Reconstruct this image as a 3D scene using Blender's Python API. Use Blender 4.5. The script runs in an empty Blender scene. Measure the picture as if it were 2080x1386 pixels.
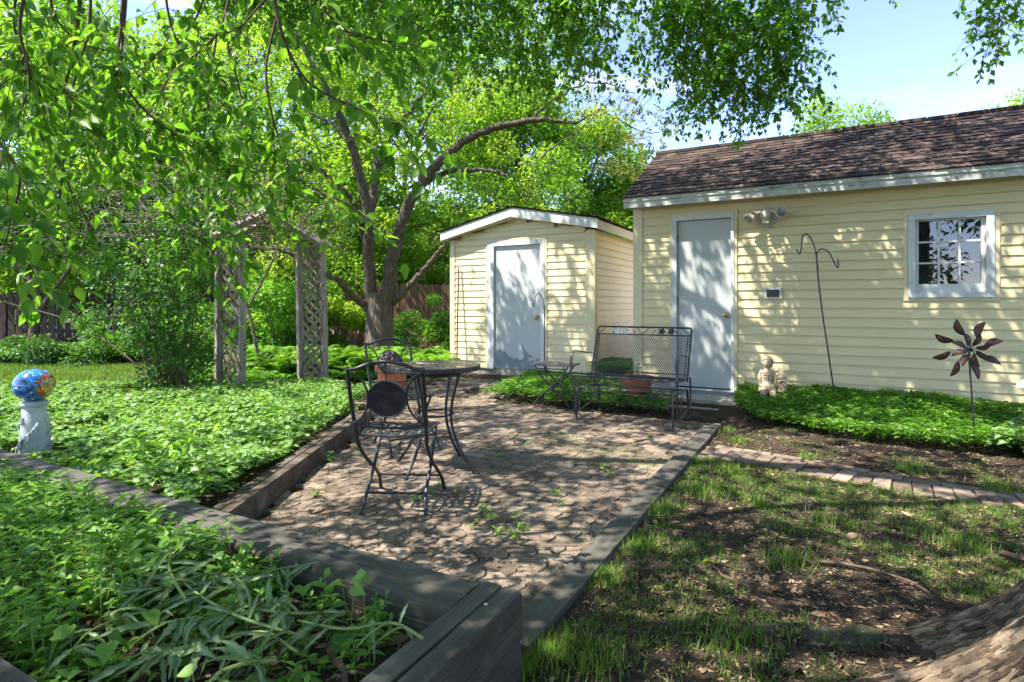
import bpy, bmesh, math, random
import numpy as np
from mathutils import Vector, Matrix

# ------------------------------------------------------------------ camera, sky, sun, exposure
sc = bpy.context.scene
F, HZ, EYE = 1155.0, 618.0, 1.2          # focal length / horizon row of a 2080 px wide picture, eye height
cam = bpy.data.cameras.new('camera'); camo = bpy.data.objects.new('camera', cam)
sc.collection.objects.link(camo); sc.camera = camo
camo.location = (0, 0, EYE); camo.rotation_euler = (math.radians(90), 0, 0)
cam.sensor_width = 36; cam.lens = 36 * F / 2080; cam.shift_y = (HZ - 693) / 2080
cam.clip_start = 0.02; cam.clip_end = 2000

SUN_SRC = Vector((-.255, -.111, .44)).normalized()
world = bpy.data.worlds.new('World'); sc.world = world; world.use_nodes = True
wn = world.node_tree; wn.nodes.clear()
wo = wn.nodes.new('ShaderNodeOutputWorld'); wb = wn.nodes.new('ShaderNodeBackground')
sky = wn.nodes.new('ShaderNodeTexSky'); sky.sky_type = 'NISHITA'; sky.sun_disc = False
sky.sun_elevation = math.asin(SUN_SRC.z); sky.sun_rotation = math.atan2(SUN_SRC.x, SUN_SRC.y)
sky.air_density = .75; sky.dust_density = .3; sky.ozone_density = 2.0
tc = wn.nodes.new('ShaderNodeTexCoord'); mp = wn.nodes.new('ShaderNodeMapping'); mp.inputs['Scale'].default_value = (1.2, 1.2, 5.0)
nz = wn.nodes.new('ShaderNodeTexNoise'); nz.inputs['Scale'].default_value = 1.6; nz.inputs['Detail'].default_value = 5; nz.inputs['Distortion'].default_value = .6
cr = wn.nodes.new('ShaderNodeValToRGB'); cr.color_ramp.elements[0].position = .50; cr.color_ramp.elements[1].position = .85
cr.color_ramp.elements[0].color = (0, 0, 0, 1); cr.color_ramp.elements[1].color = (.55, .55, .55, 1)
mx = wn.nodes.new('ShaderNodeMix'); mx.data_type = 'RGBA'; mx.inputs[7].default_value = (5.2, 5.6, 6.0, 1)
wn.links.new(tc.outputs['Generated'], mp.inputs[0]); wn.links.new(mp.outputs[0], nz.inputs['Vector'])
wn.links.new(nz.outputs[0], cr.inputs[0]); wn.links.new(cr.outputs[0], mx.inputs[0]); wn.links.new(sky.outputs[0], mx.inputs[6])
tn = wn.nodes.new('ShaderNodeMix'); tn.data_type = 'RGBA'; tn.blend_type = 'MULTIPLY'; tn.inputs[0].default_value = 1; tn.inputs[7].default_value = (1, .89, .97, 1)
wn.links.new(mx.outputs[2], tn.inputs[6]); wn.links.new(tn.outputs[2], wb.inputs[0]); wn.links.new(wb.outputs[0], wo.inputs[0])
wb.inputs[1].default_value = 0.15

sl = bpy.data.lights.new('sun', 'SUN'); sl.energy = 3.9; sl.angle = math.radians(.55); sl.color = (1, .93, .82)
so = bpy.data.objects.new('sun', sl); sc.collection.objects.link(so)
so.rotation_euler = SUN_SRC.to_track_quat('Z', 'Y').to_euler(); so.location = (-6, -3, 12)
sc.view_settings.view_transform = 'Standard'; sc.view_settings.look = 'None'
sc.view_settings.exposure = 1.93; sc.view_settings.gamma = 1
sc.render.engine = 'CYCLES'
cy = sc.cycles; cy.use_denoising = True; cy.max_bounces = 7; cy.diffuse_bounces = 5; cy.glossy_bounces = 3
cy.transmission_bounces = 4; cy.transparent_max_bounces = 8; cy.use_adaptive_sampling = True; cy.adaptive_threshold = .02
cy.sample_clamp_indirect = 6

# ------------------------------------------------------------------ helpers
random.seed(7); R = np.random.default_rng(11)
UX, VX = (.8755, -.4835), (.4835, .8755)
RZ = math.atan2(UX[1], UX[0])
def P(px, py, Y): return Vector(((px - 1040) / F * Y, Y, EYE - (py - HZ) / F * Y))
def uv2w(u, v): return (u * UX[0] + v * VX[0], u * UX[1] + v * VX[1])
def hash2(ix, iy, s=0):
    n = (ix.astype(np.int64) * 374761393 + iy.astype(np.int64) * 668265263 + s * 974634777) & 0x7fffffff
    n = ((n ^ (n >> 13)) * 1274126177) & 0x7fffffff
    return ((n ^ (n >> 16)) & 0xffff) / 65535.0
def vn(x, y, s=0):
    x = np.asarray(x, float); y = np.asarray(y, float)
    ix = np.floor(x); iy = np.floor(y); fx = x - ix; fy = y - iy
    fx = fx * fx * (3 - 2 * fx); fy = fy * fy * (3 - 2 * fy)
    a = hash2(ix, iy, s); b = hash2(ix + 1, iy, s); c = hash2(ix, iy + 1, s); d = hash2(ix + 1, iy + 1, s)
    return (a * (1 - fx) + b * fx) * (1 - fy) + (c * (1 - fx) + d * fx) * fy
def fbm(x, y, s=0, o=4):
    t = 0; a = .5; n = 0
    for k in range(o):
        t = t + a * vn(np.asarray(x) * 2 ** k, np.asarray(y) * 2 ** k, s + k); n += a; a *= .5
    return t / n
def ss(t): t = np.clip(t, 0, 1); return t * t * (3 - 2 * t)
def zg(X, Y):
    X = np.asarray(X, float); Y = np.asarray(Y, float)
    u = UX[0] * X + UX[1] * Y; v = VX[0] * X + VX[1] * Y
    z = .10 * ss((v - 6.0) / .9)
    lb = ss((-1.50 - X) / .08) * ss((v - 1.42) / .08) * ss((7.6 - Y) / .6)
    z = np.maximum(z, .085 * lb)
    fb = ss((-.93 - u) / .06) * ss((1.42 - v) / .06) * ss((v - .58) / .06) * ss((u + 5.2) / .3)
    z = np.maximum(z, .19 * fb)
    right = ss((u + .95) / .2)
    z = z + right * (.02 + .035 * (fbm(X * 1.3, Y * 1.3, 5) - .3)) * ss((7 - v) / .5)
    d = np.hypot(X - 2.05, Y - 1.35); z = z + .10 * np.exp(-(d / 1.1) ** 2) * right
    patio = ss((-1.0 - u) / .05) * ss((X + 1.5) / .05) * ss((v - 1.5) / .05) * ss((6.6 - v) / .1)
    return z + (1 - patio) * (np.abs(X) < 9) * (np.abs(Y - 5) < 6) * (.018 * (fbm(X * 9, Y * 9, 3) - .5) + .04 * (fbm(X * 2, Y * 2, 9) - .5)) * (1 - .8 * ss((v - 6.3) / .3))

def tag(o, label, cat, group=None):
    o['label'] = label; o['category'] = cat
    if group: o['group'] = group
    return o
def link(o, parent=None):
    sc.collection.objects.link(o)
    if parent is not None: o.parent = parent
    return o
def empty(name, loc=(0, 0, 0), rz=0, label=None, cat=None, group=None):
    o = bpy.data.objects.new(name, None); o.empty_display_size = .1
    sc.collection.objects.link(o); o.location = loc; o.rotation_euler = (0, 0, rz)
    if label: tag(o, label, cat, group)
    return o

class MB:
    def __init__(s): s.v = []; s.f = []; s.t = []; s.ct = .5
    def _add(s, vs, fs, t=None):
        b = len(s.v); s.v += [tuple(p) for p in vs]; s.f += [tuple(b + i for i in f) for f in fs]
        s.t += [s.ct if t is None else t] * len(fs)
    def box(s, c, d, rot=None, t=None, bev=0):
        hx, hy, hz = d[0] / 2, d[1] / 2, d[2] / 2
        if bev > 0:
            bv = min(bev, hx * .9, hy * .9, hz * .9); vs = []; 
            bm = bmesh.new(); bmesh.ops.create_cube(bm, size=1)
            for q in bm.verts: q.co = (q.co.x * d[0], q.co.y * d[1], q.co.z * d[2])
            bmesh.ops.bevel(bm, geom=list(bm.edges), offset=bv, segments=2, affect='EDGES', profile=.6)
            bm.verts.index_update(); vs = [q.co.copy() for q in bm.verts]; fs = [[q.index for q in f.verts] for f in bm.faces]; bm.free()
        else:
            vs = [Vector((x * hx, y * hy, z * hz)) for x in (-1, 1) for y in (-1, 1) for z in (-1, 1)]
            fs = [(0, 1, 3, 2), (4, 6, 7, 5), (0, 4, 5, 1), (2, 3, 7, 6), (0, 2, 6, 4), (1, 5, 7, 3)]
        if rot is not None:
            m = rot if isinstance(rot, Matrix) else Matrix.Rotation(rot, 3, 'Z')
            vs = [m @ q for q in vs]
        s._add([q + Vector(c) for q in vs], fs, t)
    def bx(s, a, b, t=None, bev=0):
        s.box(((a[0] + b[0]) / 2, (a[1] + b[1]) / 2, (a[2] + b[2]) / 2), (abs(b[0] - a[0]), abs(b[1] - a[1]), abs(b[2] - a[2])), None, t, bev)
    def tube(s, pts, r, n=6, t=None, cap=True, flat=None):
        pts = [Vector(p) for p in pts]; m = len(pts)
        if m < 2: return
        rs = r if isinstance(r, (list, tuple, np.ndarray)) else [r] * m
        vs = []; prev = None
        for i, p in enumerate(pts):
            d = (pts[min(i + 1, m - 1)] - pts[max(i - 1, 0)])
            if d.length < 1e-9: d = Vector((0, 0, 1))
            d.normalize()
            if prev is None:
                a = Vector((0, 0, 1)) if abs(d.z) < .9 else Vector((1, 0, 0)); e = d.cross(a).normalized()
            else:
                e = prev - d * prev.dot(d)
                e = e.normalized() if e.length > 1e-6 else d.orthogonal().normalized()
            prev = e; g = d.cross(e)
            for k in range(n):
                an = 2 * math.pi * k / n
                vs.append(p + (e * math.cos(an) + g * math.sin(an) * (flat or 1)) * rs[i])
        fs = [(i * n + k, i * n + (k + 1) % n, (i + 1) * n + (k + 1) % n, (i + 1) * n + k) for i in range(m - 1) for k in range(n)]
        if cap: fs += [tuple(range(n - 1, -1, -1)), tuple((m - 1) * n + k for k in range(n))]
        s._add(vs, fs, t)
    def lathe(s, prof, c=(0, 0, 0), n=24, t=None, axis=None):
        vs = []; c = Vector(c); m = axis if axis is not None else Matrix.Identity(3)
        for (r, z) in prof:
            for k in range(n):
                a = 2 * math.pi * k / n; vs.append(m @ Vector((r * math.cos(a), r * math.sin(a), z)) + c)
        fs = [(i * n + k, i * n + (k + 1) % n, (i + 1) * n + (k + 1) % n, (i + 1) * n + k) for i in range(len(prof) - 1) for k in range(n)]
        if prof[0][0] > 1e-4: fs.append(tuple(range(n - 1, -1, -1)))
        if prof[-1][0] > 1e-4: fs.append(tuple((len(prof) - 1) * n + k for k in range(n)))
        s._add(vs, fs, t)
    def quad(s, a, b, c, d, t=None): s._add([a, b, c, d], [(0, 1, 2, 3)], t)
    def prism(s, poly, y0, y1, t=None, plane='xz'):
        n = len(poly)
        if plane == 'xz': A = [(x, y0, z) for x, z in poly]; B = [(x, y1, z) for x, z in poly]
        elif plane == 'yz': A = [(y0, x, z) for x, z in poly]; B = [(y1, x, z) for x, z in poly]
        else: A = [(x, z, y0) for x, z in poly]; B = [(x, z, y1) for x, z in poly]
        s._add(A + B, [tuple(range(n)), tuple(range(2 * n - 1, n - 1, -1))] + [(i, i + n, (i + 1) % n + n, (i + 1) % n) for i in range(n)], t)
    def build(s, name, mat, parent=None, smooth=False, fix=True):
        me = bpy.data.meshes.new(name); me.from_pydata(s.v, [], s.f)
        at = me.attributes.new('tint', 'FLOAT', 'FACE'); at.data.foreach_set('value', np.array(s.t, np.float32))
        if fix:
            bm = bmesh.new(); bm.from_mesh(me); bmesh.ops.recalc_face_normals(bm, faces=bm.faces); bm.to_mesh(me); bm.free()
        me.materials.append(mat)
        if smooth:
            me.polygons.foreach_set('use_smooth', [True] * len(me.polygons))
            try: me.set_sharp_from_angle(angle=math.radians(smooth if smooth is not True else 40))
            except Exception: pass
        o = bpy.data.objects.new(name, me); return link(o, parent)

def arc(c, r, a0, a1, n=10, ax=(1, 0, 0), ay=(0, 0, 1)):
    c = Vector(c); ax = Vector(ax); ay = Vector(ay)
    return [c + ax * (r * math.cos(math.radians(a0 + (a1 - a0) * i / n))) + ay * (r * math.sin(math.radians(a0 + (a1 - a0) * i / n))) for i in range(n + 1)]
def smooth_path(pts, k=6):
    pts = [Vector(p) for p in pts]; out = []
    q = [pts[0] * 2 - pts[1]] + pts + [pts[-1] * 2 - pts[-2]]
    for i in range(1, len(q) - 2):
        for j in range(k):
            t = j / k; a, b, c, d = q[i - 1], q[i], q[i + 1], q[i + 2]
            out.append(.5 * ((2 * b) + (c - a) * t + (2 * a - 5 * b + 4 * c - d) * t * t + (3 * b - a - 3 * c + d) * t ** 3))
    out.append(pts[-1]); return out

# ---- materials
def nodes(name):
    m = bpy.data.materials.new(name); m.use_nodes = True; nt = m.node_tree
    return m, nt, nt.nodes['Principled BSDF'], nt.nodes['Material Output']
def ramp(nt, stops, src):
    r = nt.nodes.new('ShaderNodeValToRGB'); e = r.color_ramp.elements
    while len(e) < len(stops): e.new(.5)
    for i, (p, c) in enumerate(stops): e[i].position = p; e[i].color = (*c, 1)
    nt.links.new(src, r.inputs[0]); return r
def pm(name, stops, scale=8, rough=.6, bump=.2, bscale=None, metal=0, spec=.4, stretch=(1, 1, 1), tint=0, detail=6, distort=0, dirt=None, bdist=.01, coat=0):
    m, nt, b, out = nodes(name); L = nt.links
    tc = nt.nodes.new('ShaderNodeTexCoord'); mp = nt.nodes.new('ShaderNodeMapping'); mp.inputs['Scale'].default_value = stretch
    L.new(tc.outputs['Object'], mp.inputs[0])
    n = nt.nodes.new('ShaderNodeTexNoise'); n.inputs['Scale'].default_value = scale; n.inputs['Detail'].default_value = detail
    n.inputs['Roughness'].default_value = .62; n.inputs['Distortion'].default_value = distort
    L.new(mp.outputs[0], n.inputs['Vector']); src = n.outputs[0]
    if tint:
        a = nt.nodes.new('ShaderNodeAttribute'); a.attribute_name = 'tint'
        mm = nt.nodes.new('ShaderNodeMath'); mm.operation = 'MULTIPLY_ADD'; mm.inputs[1].default_value = tint; 
        sb = nt.nodes.new('ShaderNodeMath'); sb.operation = 'SUBTRACT'; sb.inputs[1].default_value = .5
        L.new(a.outputs['Fac'], sb.inputs[0]); L.new(sb.outputs[0], mm.inputs[0]); L.new(n.outputs[0], mm.inputs[2]); src = mm.outputs[0]
    r = ramp(nt, stops, src); col = r.outputs[0]
    if dirt:   # (scale, low, high, colour, stretch): weather stains of their own shape
        n2 = nt.nodes.new('ShaderNodeTexNoise'); n2.inputs['Scale'].default_value = dirt[0]; n2.inputs['Detail'].default_value = 7; n2.inputs['Roughness'].default_value = .65
        mp2 = nt.nodes.new('ShaderNodeMapping'); mp2.inputs['Scale'].default_value = dirt[4] if len(dirt) > 4 else (1, 1, 1)
        L.new(tc.outputs['Object'], mp2.inputs[0]); L.new(mp2.outputs[0], n2.inputs['Vector'])
        r2 = ramp(nt, [(dirt[1], (0, 0, 0)), (dirt[2], (1, 1, 1))], n2.outputs[0])
        mi = nt.nodes.new('ShaderNodeMix'); mi.data_type = 'RGBA'; mi.inputs[7].default_value = (*dirt[3], 1)
        L.new(r2.outputs[0], mi.inputs[0]); L.new(col, mi.inputs[6]); col = mi.outputs[2]
    L.new(col, b.inputs['Base Color']); b.inputs['Roughness'].default_value = rough; b.inputs['Metallic'].default_value = metal
    b.inputs['Specular IOR Level'].default_value = spec; b.inputs['Coat Weight'].default_value = coat
    if bump:
        nb = nt.nodes.new('ShaderNodeTexNoise'); nb.inputs['Scale'].default_value = bscale or scale * 4; nb.inputs['Detail'].default_value = 8
        L.new(mp.outputs[0], nb.inputs['Vector']); bp = nt.nodes.new('ShaderNodeBump'); bp.inputs['Strength'].default_value = bump; bp.inputs['Distance'].default_value = bdist
        L.new(nb.outputs[0], bp.inputs['Height']); L.new(bp.outputs[0], b.inputs['Normal'])
    return m
def leafmat(name, stops, trans=.4, tcol=1.6, rough=.42, spec=.35, vein=None):
    m, nt, b, out = nodes(name); L = nt.links
    a = nt.nodes.new('ShaderNodeAttribute'); a.attribute_name = 'tint'
    r = ramp(nt, stops, a.outputs['Fac']); col = r.outputs[0]
    if vein:   # pale centre band on variegated leaves, from the 'mid' vertex attribute
        a2 = nt.nodes.new('ShaderNodeAttribute'); a2.attribute_name = 'mid'
        r2 = ramp(nt, [(.35, (0, 0, 0)), (.75, (1, 1, 1))], a2.outputs['Fac'])
        mi = nt.nodes.new('ShaderNodeMix'); mi.data_type = 'RGBA'; mi.inputs[7].default_value = (*vein, 1)
        L.new(r2.outputs[0], mi.inputs[0]); L.new(col, mi.inputs[6]); col = mi.outputs[2]
    L.new(col, b.inputs['Base Color']); b.inputs['Roughness'].default_value = rough; b.inputs['Specular IOR Level'].default_value = spec
    tr = nt.nodes.new('ShaderNodeBsdfTranslucent'); g = nt.nodes.new('ShaderNodeMix'); g.data_type = 'RGBA'; g.blend_type = 'MULTIPLY'
    g.inputs[0].default_value = 1; g.inputs[7].default_value = (tcol * 1.02, tcol, tcol * .42, 1)
    L.new(col, g.inputs[6]); L.new(g.outputs[2], tr.inputs[0])
    ms = nt.nodes.new('ShaderNodeMixShader'); ms.inputs[0].default_value = trans
    L.new(b.outputs[0], ms.inputs[1]); L.new(tr.outputs[0], ms.inputs[2]); L.new(ms.outputs[0], out.inputs[0])
    return m

# ---- mass leaf meshes
T_DIA = (np.array([(0, 0, 0), (.45, -.5, .10), (1, 0, -.05), (.45, .5, .10)]), [(0, 1, 2), (0, 2, 3)], [1, 0, 1, 0])
T_OVL = (np.array([(0, 0, 0), (.20, -.36, .10), (.50, -.46, .13), (.80, -.24, .05), (1.04, 0, -.12), (.80, .24, .05), (.50, .46, .13), (.20, .36, .10), (.3, 0, 0), (.65, 0, -.02)]),
         [(0, 1, 8), (1, 2, 9, 8), (2, 3, 9), (3, 4, 9), (0, 8, 7), (8, 9, 6, 7), (9, 5, 6), (9, 4, 5)], [1, 0, 0, 0, .3, 0, 0, 0, 1, 1])
T_HRT = (np.array([(0, 0, 0), (-.12, -.28, .06), (.12, -.5, .1), (.45, -.42, .08), (.8, -.16, 0), (1, 0, -.08), (.8, .16, 0), (.45, .42, .08), (.12, .5, .1), (-.12, .28, .06), (.45, 0, 0)]),
         [(0, 1, 2), (0, 2, 3, 10), (10, 3, 4), (10, 4, 5), (0, 8, 9), (0, 10, 7, 8), (10, 6, 7), (10, 5, 6)], [.6, 0, 0, 0, 0, 0, 0, 0, 0, 0, 1])
def _lobed():
    v = []; f = []; mid = []; n = 9
    for i in range(n):
        x = i / (n - 1); w = .16 * math.sin(math.pi * min(1, x * 1.02) ** .8) + .02
        if i % 2: w *= 1.7
        xs = x - (.05 if i % 2 else 0); zc = -.25 * (x - .3) ** 2
        v += [(xs, -w, zc + .05), (x, 0, zc), (xs, w, zc + .05)]; mid += [0, 1, 0]
    for i in range(n - 1):
        a = i * 3; f += [(a, a + 3, a + 4, a + 1), (a + 1, a + 4, a + 5, a + 2)]
    return (np.array(v), f, mid)
T_LOB = _lobed()
T_BLD = (np.array([(0, -.5, 0), (0, .5, 0), (.5, .42, .03), (.5, -.42, .03), (1, 0, .18)]), [(0, 1, 2, 3), (3, 2, 4)], [0] * 5)
T_CHIP = (np.array([(0, -.05, 0), (.22, -.46, .0), (.66, -.38, 0), (1, -.02, 0), (.80, .34, 0), (.42, .50, 0), (.12, .30, 0), (.35, -.08, .10), (.68, .02, .09)]), [(0, 1, 7), (1, 2, 8, 7), (2, 3, 8), (3, 4, 8), (4, 5, 7, 8), (5, 6, 7), (6, 0, 7)], [0] * 9)
def norm(a): return a / np.maximum(np.linalg.norm(a, axis=1, keepdims=True), 1e-9)
def leaves(name, T, pos, dr, nr, ln, wd, tint, mat, parent=None, off=None, curl=None):
    tv, tf, mid = T; pos = np.asarray(pos, float); N = len(pos)
    dr = norm(np.asarray(dr, float)); sd = norm(np.cross(np.asarray(nr, float), dr)); up = np.cross(dr, sd)
    ln = np.broadcast_to(np.asarray(ln, float), (N,)); wd = np.broadcast_to(np.asarray(wd, float), (N,))
    z = tv[:, 2][None, :, None] * np.ones((N, 1, 1))
    if curl is not None: z = z - (np.asarray(curl)[:, None] * (tv[:, 0] ** 2)[None, :])[:, :, None]
    V = pos[:, None, :] + tv[:, 0][None, :, None] * dr[:, None, :] * ln[:, None, None] \
        + tv[:, 1][None, :, None] * sd[:, None, :] * (ln * wd)[:, None, None] + z * up[:, None, :] * ln[:, None, None]
    if off is not None: V = V - np.asarray(off)[None, None, :]
    k = len(tv); lt = np.array([len(f) for f in tf]); lp = np.concatenate([np.array(f) for f in tf])
    loops = (np.arange(N)[:, None] * k + lp[None, :]).ravel(); tot = np.tile(lt, N); start = np.concatenate([[0], np.cumsum(tot)[:-1]])
    me = bpy.data.meshes.new(name); me.vertices.add(N * k); me.vertices.foreach_set('co', V.reshape(-1).astype(np.float32))
    me.loops.add(len(loops)); me.loops.foreach_set('vertex_index', loops.astype(np.int32))
    me.polygons.add(len(tot)); me.polygons.foreach_set('loop_start', start.astype(np.int32))
    me.update(calc_edges=True)
    at = me.attributes.new('tint', 'FLOAT', 'FACE'); at.data.foreach_set('value', np.repeat(np.asarray(tint, np.float32), len(tf)))
    am = me.attributes.new('mid', 'FLOAT', 'POINT'); am.data.foreach_set('value', np.tile(np.array(mid, np.float32), N))
    me.polygons.foreach_set('use_smooth', np.ones(len(tot), bool))
    me.materials.append(mat); o = bpy.data.objects.new(name, me); link(o, parent)
    return o
class LV:      # a growing bag of leaves
    def __init__(s): s.p = []; s.d = []; s.n = []; s.l = []; s.w = []; s.t = []
    def add(s, p, d, n, l, w, t): s.p.append(p); s.d.append(d); s.n.append(n); s.l.append(l); s.w.append(w); s.t.append(t)
    def build(s, name, T, mat, parent=None, off=None, curl=0):
        c = np.concatenate; p = c(s.p)
        return leaves(name, T, p, c(s.d), c(s.n), c(s.l), c(s.w), c(s.t), mat, parent, off, curl=R.uniform(-curl * .3, curl, len(p)) if curl else None)
def spray(lv, mb, p0, d0, length, droop=.6, step=.035, ll=.06, lw=.6, tint=(.2, .9), r=.0022, jit=.25, sides=3, dens=1.0):
    n = max(4, int(length / .07)); p = Vector(p0); d = Vector(d0).normalized(); pts = [p.copy()]
    for i in range(n):
        d = (d + Vector((random.gauss(0, jit * .5), random.gauss(0, jit * .5), random.gauss(0, jit * .3) - droop * .25))).normalized()
        p = p + d * (length / n); pts.append(p.copy())
    if mb is not None: mb.tube(pts, [r * (1 - .7 * i / n) for i in range(n + 1)], sides, cap=False)
    m = max(2, int(length / step * dens)); A = np.array(pts)
    s = np.sort(R.uniform(.08, 1, m)) * n; i0 = np.minimum(s.astype(int), n - 1); fr = (s - i0)[:, None]
    q = A[i0] * (1 - fr) + A[i0 + 1] * fr; td = norm(A[i0 + 1] - A[i0])
    sid = norm(np.cross(td, R.normal(0, 1, (m, 3)))); dr = td * .5 + sid * .8 + np.array([0, 0, -.35]) + R.normal(0, .18, (m, 3))
    nr = np.array([0, 0, 1.0]) + R.normal(0, .45, (m, 3))
    q = q + norm(dr) * (.12 * ll)
    lv.add(q, dr, nr, ll * R.uniform(.6, 1.15, m), R.uniform(lw * .85, lw * 1.12, m), R.uniform(tint[0], tint[1], m))
    return pts
def cloud(lv, c, rad, n, ll, lw=.6, tint=(.1, .9), down=.3, shell=.35, up=.7):
    c = np.array(c, float); rad = np.array(rad, float) * np.ones(3)
    d = norm(R.normal(0, 1, (n, 3))); rr = (shell + (1 - shell) * R.uniform(0, 1, n) ** .5)[:, None]
    p = c + d * rr * rad; dr = d * .6 + R.normal(0, .5, (n, 3)) + np.array([0, 0, -down]); nr = np.array([0, 0, up]) + d * .5 + R.normal(0, .5, (n, 3))
    base = R.uniform(tint[0], tint[1] - .2) if tint[1] - tint[0] > .3 else tint[0]
    lv.add(p, dr, nr, ll * R.uniform(.6, 1.2, n), lw * R.uniform(.8, 1.2, n), np.clip(base + R.uniform(-.1, .25, n), 0, 1))

M = {}
M['siding'] = pm('cream_vinyl', [(.3, (.63, .54, .31)), (.7, (.69, .60, .36))], 1.5, .42, .08, 60, dirt=(9, .62, .8, (.42, .38, .25), (.6, .6, 2.5)), tint=.3)
M['trim_cream'] = pm('cream_trim', [(.3, (.61, .53, .33)), (.7, (.67, .59, .385))], 2, .45, .05, 50)
M['white'] = pm('weathered_white_paint', [(.3, (.50, .53, .52)), (.7, (.60, .62, .60))], 4, .55, .12, 40, dirt=(14, .58, .72, (.30, .31, .28), (1, 1, 1)))
M['door'] = pm('pale_blue_door_paint', [(.3, (.40, .435, .43)), (.7, (.45, .48, .47))], 1.2, .4, .06, 30, dirt=(9, .62, .8, (.30, .32, .31), (1, 1, .35)))
M['patch'] = pm('bare_door_metal', [(.3, (.17, .22, .24)), (.7, (.22, .27, .29))], 6, .5, .05)
M['fascia'] = pm('fascia_paint', [(.3, (.40, .44, .41)), (.7, (.52, .54, .50))], 5, .6, .15, 40, dirt=(20, .52, .68, (.20, .20, .17), (.4, 1, 1)))
M['shingle'] = pm('asphalt_shingle', [(.25, (.032, .023, .019)), (.5, (.062, .044, .036)), (.75, (.112, .080, .066))], 30, .9, .6, 350, tint=.9, spec=.2)
M['conc'] = pm('concrete', [(.3, (.26, .24, .21)), (.7, (.38, .36, .32))], 8, .85, .35, 60, dirt=(5, .5, .7, (.15, .13, .10)))
M['found'] = pm('painted_foundation', [(.3, (.33, .40, .45)), (.7, (.44, .50, .54))], 8, .8, .3, 60)
M['black'] = pm('black_iron', [(.3, (.018, .019, .024)), (.7, (.04, .042, .05))], 30, .36, .15, 150, metal=.2, spec=.5)
M['iron'] = pm('worn_grey_iron', [(.35, (.03, .032, .036)), (.6, (.07, .07, .072)), (.8, (.22, .22, .22))], 18, .42, .25, 120, metal=.4)
M['brass'] = pm('brass', [(.3, (.45, .30, .10)), (.7, (.62, .45, .18))], 20, .28, .05, metal=.9)
M['timber'] = pm('dark_timber', [(.25, (.038, .034, .028)), (.5, (.078, .072, .061)), (.85, (.14, .131, .114))], 7, .9, .6, 34, stretch=(.3, 2.6, 2.6), dirt=(5, .56, .80, (.17, .17, .165), (1, 1, 1)), bdist=.02)
M['timberg'] = pm('grey_sunken_timber', [(.25, (.040, .037, .030)), (.5, (.080, .075, .062)), (.85, (.13, .122, .102))], 7, .9, .6, 34, stretch=(.3, 2.6, 2.6), dirt=(5, .55, .75, (.05, .045, .036), (1, 1, 1)))
M['timberv'] = pm('brown_timber', [(.25, (.045, .030, .020)), (.5, (.085, .062, .045)), (.8, (.16, .13, .10))], 9, .85, .8, 26, stretch=(3.2, .25, 3.2), dirt=(5, .5, .72, (.22, .19, .16), (1, .5, 1)), bdist=.02)
M['greywood'] = pm('silvered_wood', [(.3, (.24, .195, .165)), (.6, (.40, .34, .29)), (.8, (.52, .46, .41))], 8, .85, .6, 40, stretch=(4, 4, .5))
M['fence'] = pm('brown_fence_wood', [(.3, (.085, .045, .025)), (.7, (.20, .11, .06))], 6, .8, .5, 40, stretch=(3, 3, .4), tint=.5)
M['darkfence'] = pm('dark_fence_wood', [(.3, (.035, .022, .018)), (.7, (.085, .055, .045))], 6, .8, .5, 40, stretch=(3, 3, .4), tint=.5)
M['terra'] = pm('terracotta', [(.3, (.40, .125, .055)), (.7, (.56, .20, .095))], 10, .75, .2, 60, dirt=(16, .6, .75, (.55, .38, .28)))
M['bark'] = pm('grey_brown_bark', [(.25, (.040, .032, .025)), (.5, (.11, .088, .068)), (.8, (.24, .20, .16))], 10, .9, 1.0, 22, stretch=(2.4, 2.4, .45), bdist=.05, distort=.5)
M['twig'] = pm('twig_bark', [(.3, (.055, .036, .026)), (.7, (.16, .115, .08))], 20, .85, .2, 60)
M['deadtwig'] = pm('dead_twig', [(.3, (.085, .062, .046)), (.7, (.20, .155, .12))], 20, .85, .2, 60)
M['statue'] = pm('weathered_stone_cast', [(.3, (.30, .23, .145)), (.7, (.52, .43, .30))], 14, .85, .4, 60, dirt=(26, .5, .66, (.13, .095, .065)))
M['dark'] = pm('dark_plastic', [(.3, (.02, .021, .023)), (.7, (.035, .036, .04))], 10, .4, .02)
M['soil'] = pm('soil', [(.3, (.028, .019, .013)), (.6, (.07, .048, .034))], 20, .95, .6, 90)
M['leafA'] = leafmat('elm_leaf', [(0, (.045, .125, .018)), (.5, (.095, .235, .026)), (1, (.19, .35, .04))], .5, 2.0)
M['leafB'] = leafmat('background_leaf', [(0, (.06, .15, .018)), (.5, (.14, .27, .026)), (1, (.28, .39, .045))], .55, 2.0)
M['leafY'] = leafmat('yellowing_leaf', [(0, (.06, .13, .02)), (.6, (.14, .21, .03)), (1, (.30, .23, .05))], .45, 1.5)
M['leafD'] = leafmat('deep_green_leaf', [(0, (.030, .090, .020)), (.5, (.060, .155, .028)), (1, (.12, .24, .04))], .42, 1.7)
M['vinca'] = leafmat('glossy_vinca_leaf', [(0, (.035, .115, .014)), (.5, (.085, .22, .022)), (1, (.17, .33, .035))], .42, 1.7, rough=.3, spec=.5)
M['varieg'] = leafmat('variegated_leaf', [(0, (.050, .145, .026)), (.5, (.11, .25, .040)), (1, (.22, .37, .08))], .38, 1.5, rough=.45, spec=.4, vein=(.38, .50, .26))
M['weed'] = leafmat('weed_leaf', [(0, (.070, .17, .032)), (.5, (.14, .30, .050)), (1, (.24, .40, .08))], .45, 1.8, rough=.5)
M['wilt'] = leafmat('wilted_grey_green_leaf', [(0, (.09, .16, .075)), (.5, (.15, .24, .115)), (1, (.24, .33, .18))], .35, 1.3, rough=.6, vein=(.32, .42, .24))
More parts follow.
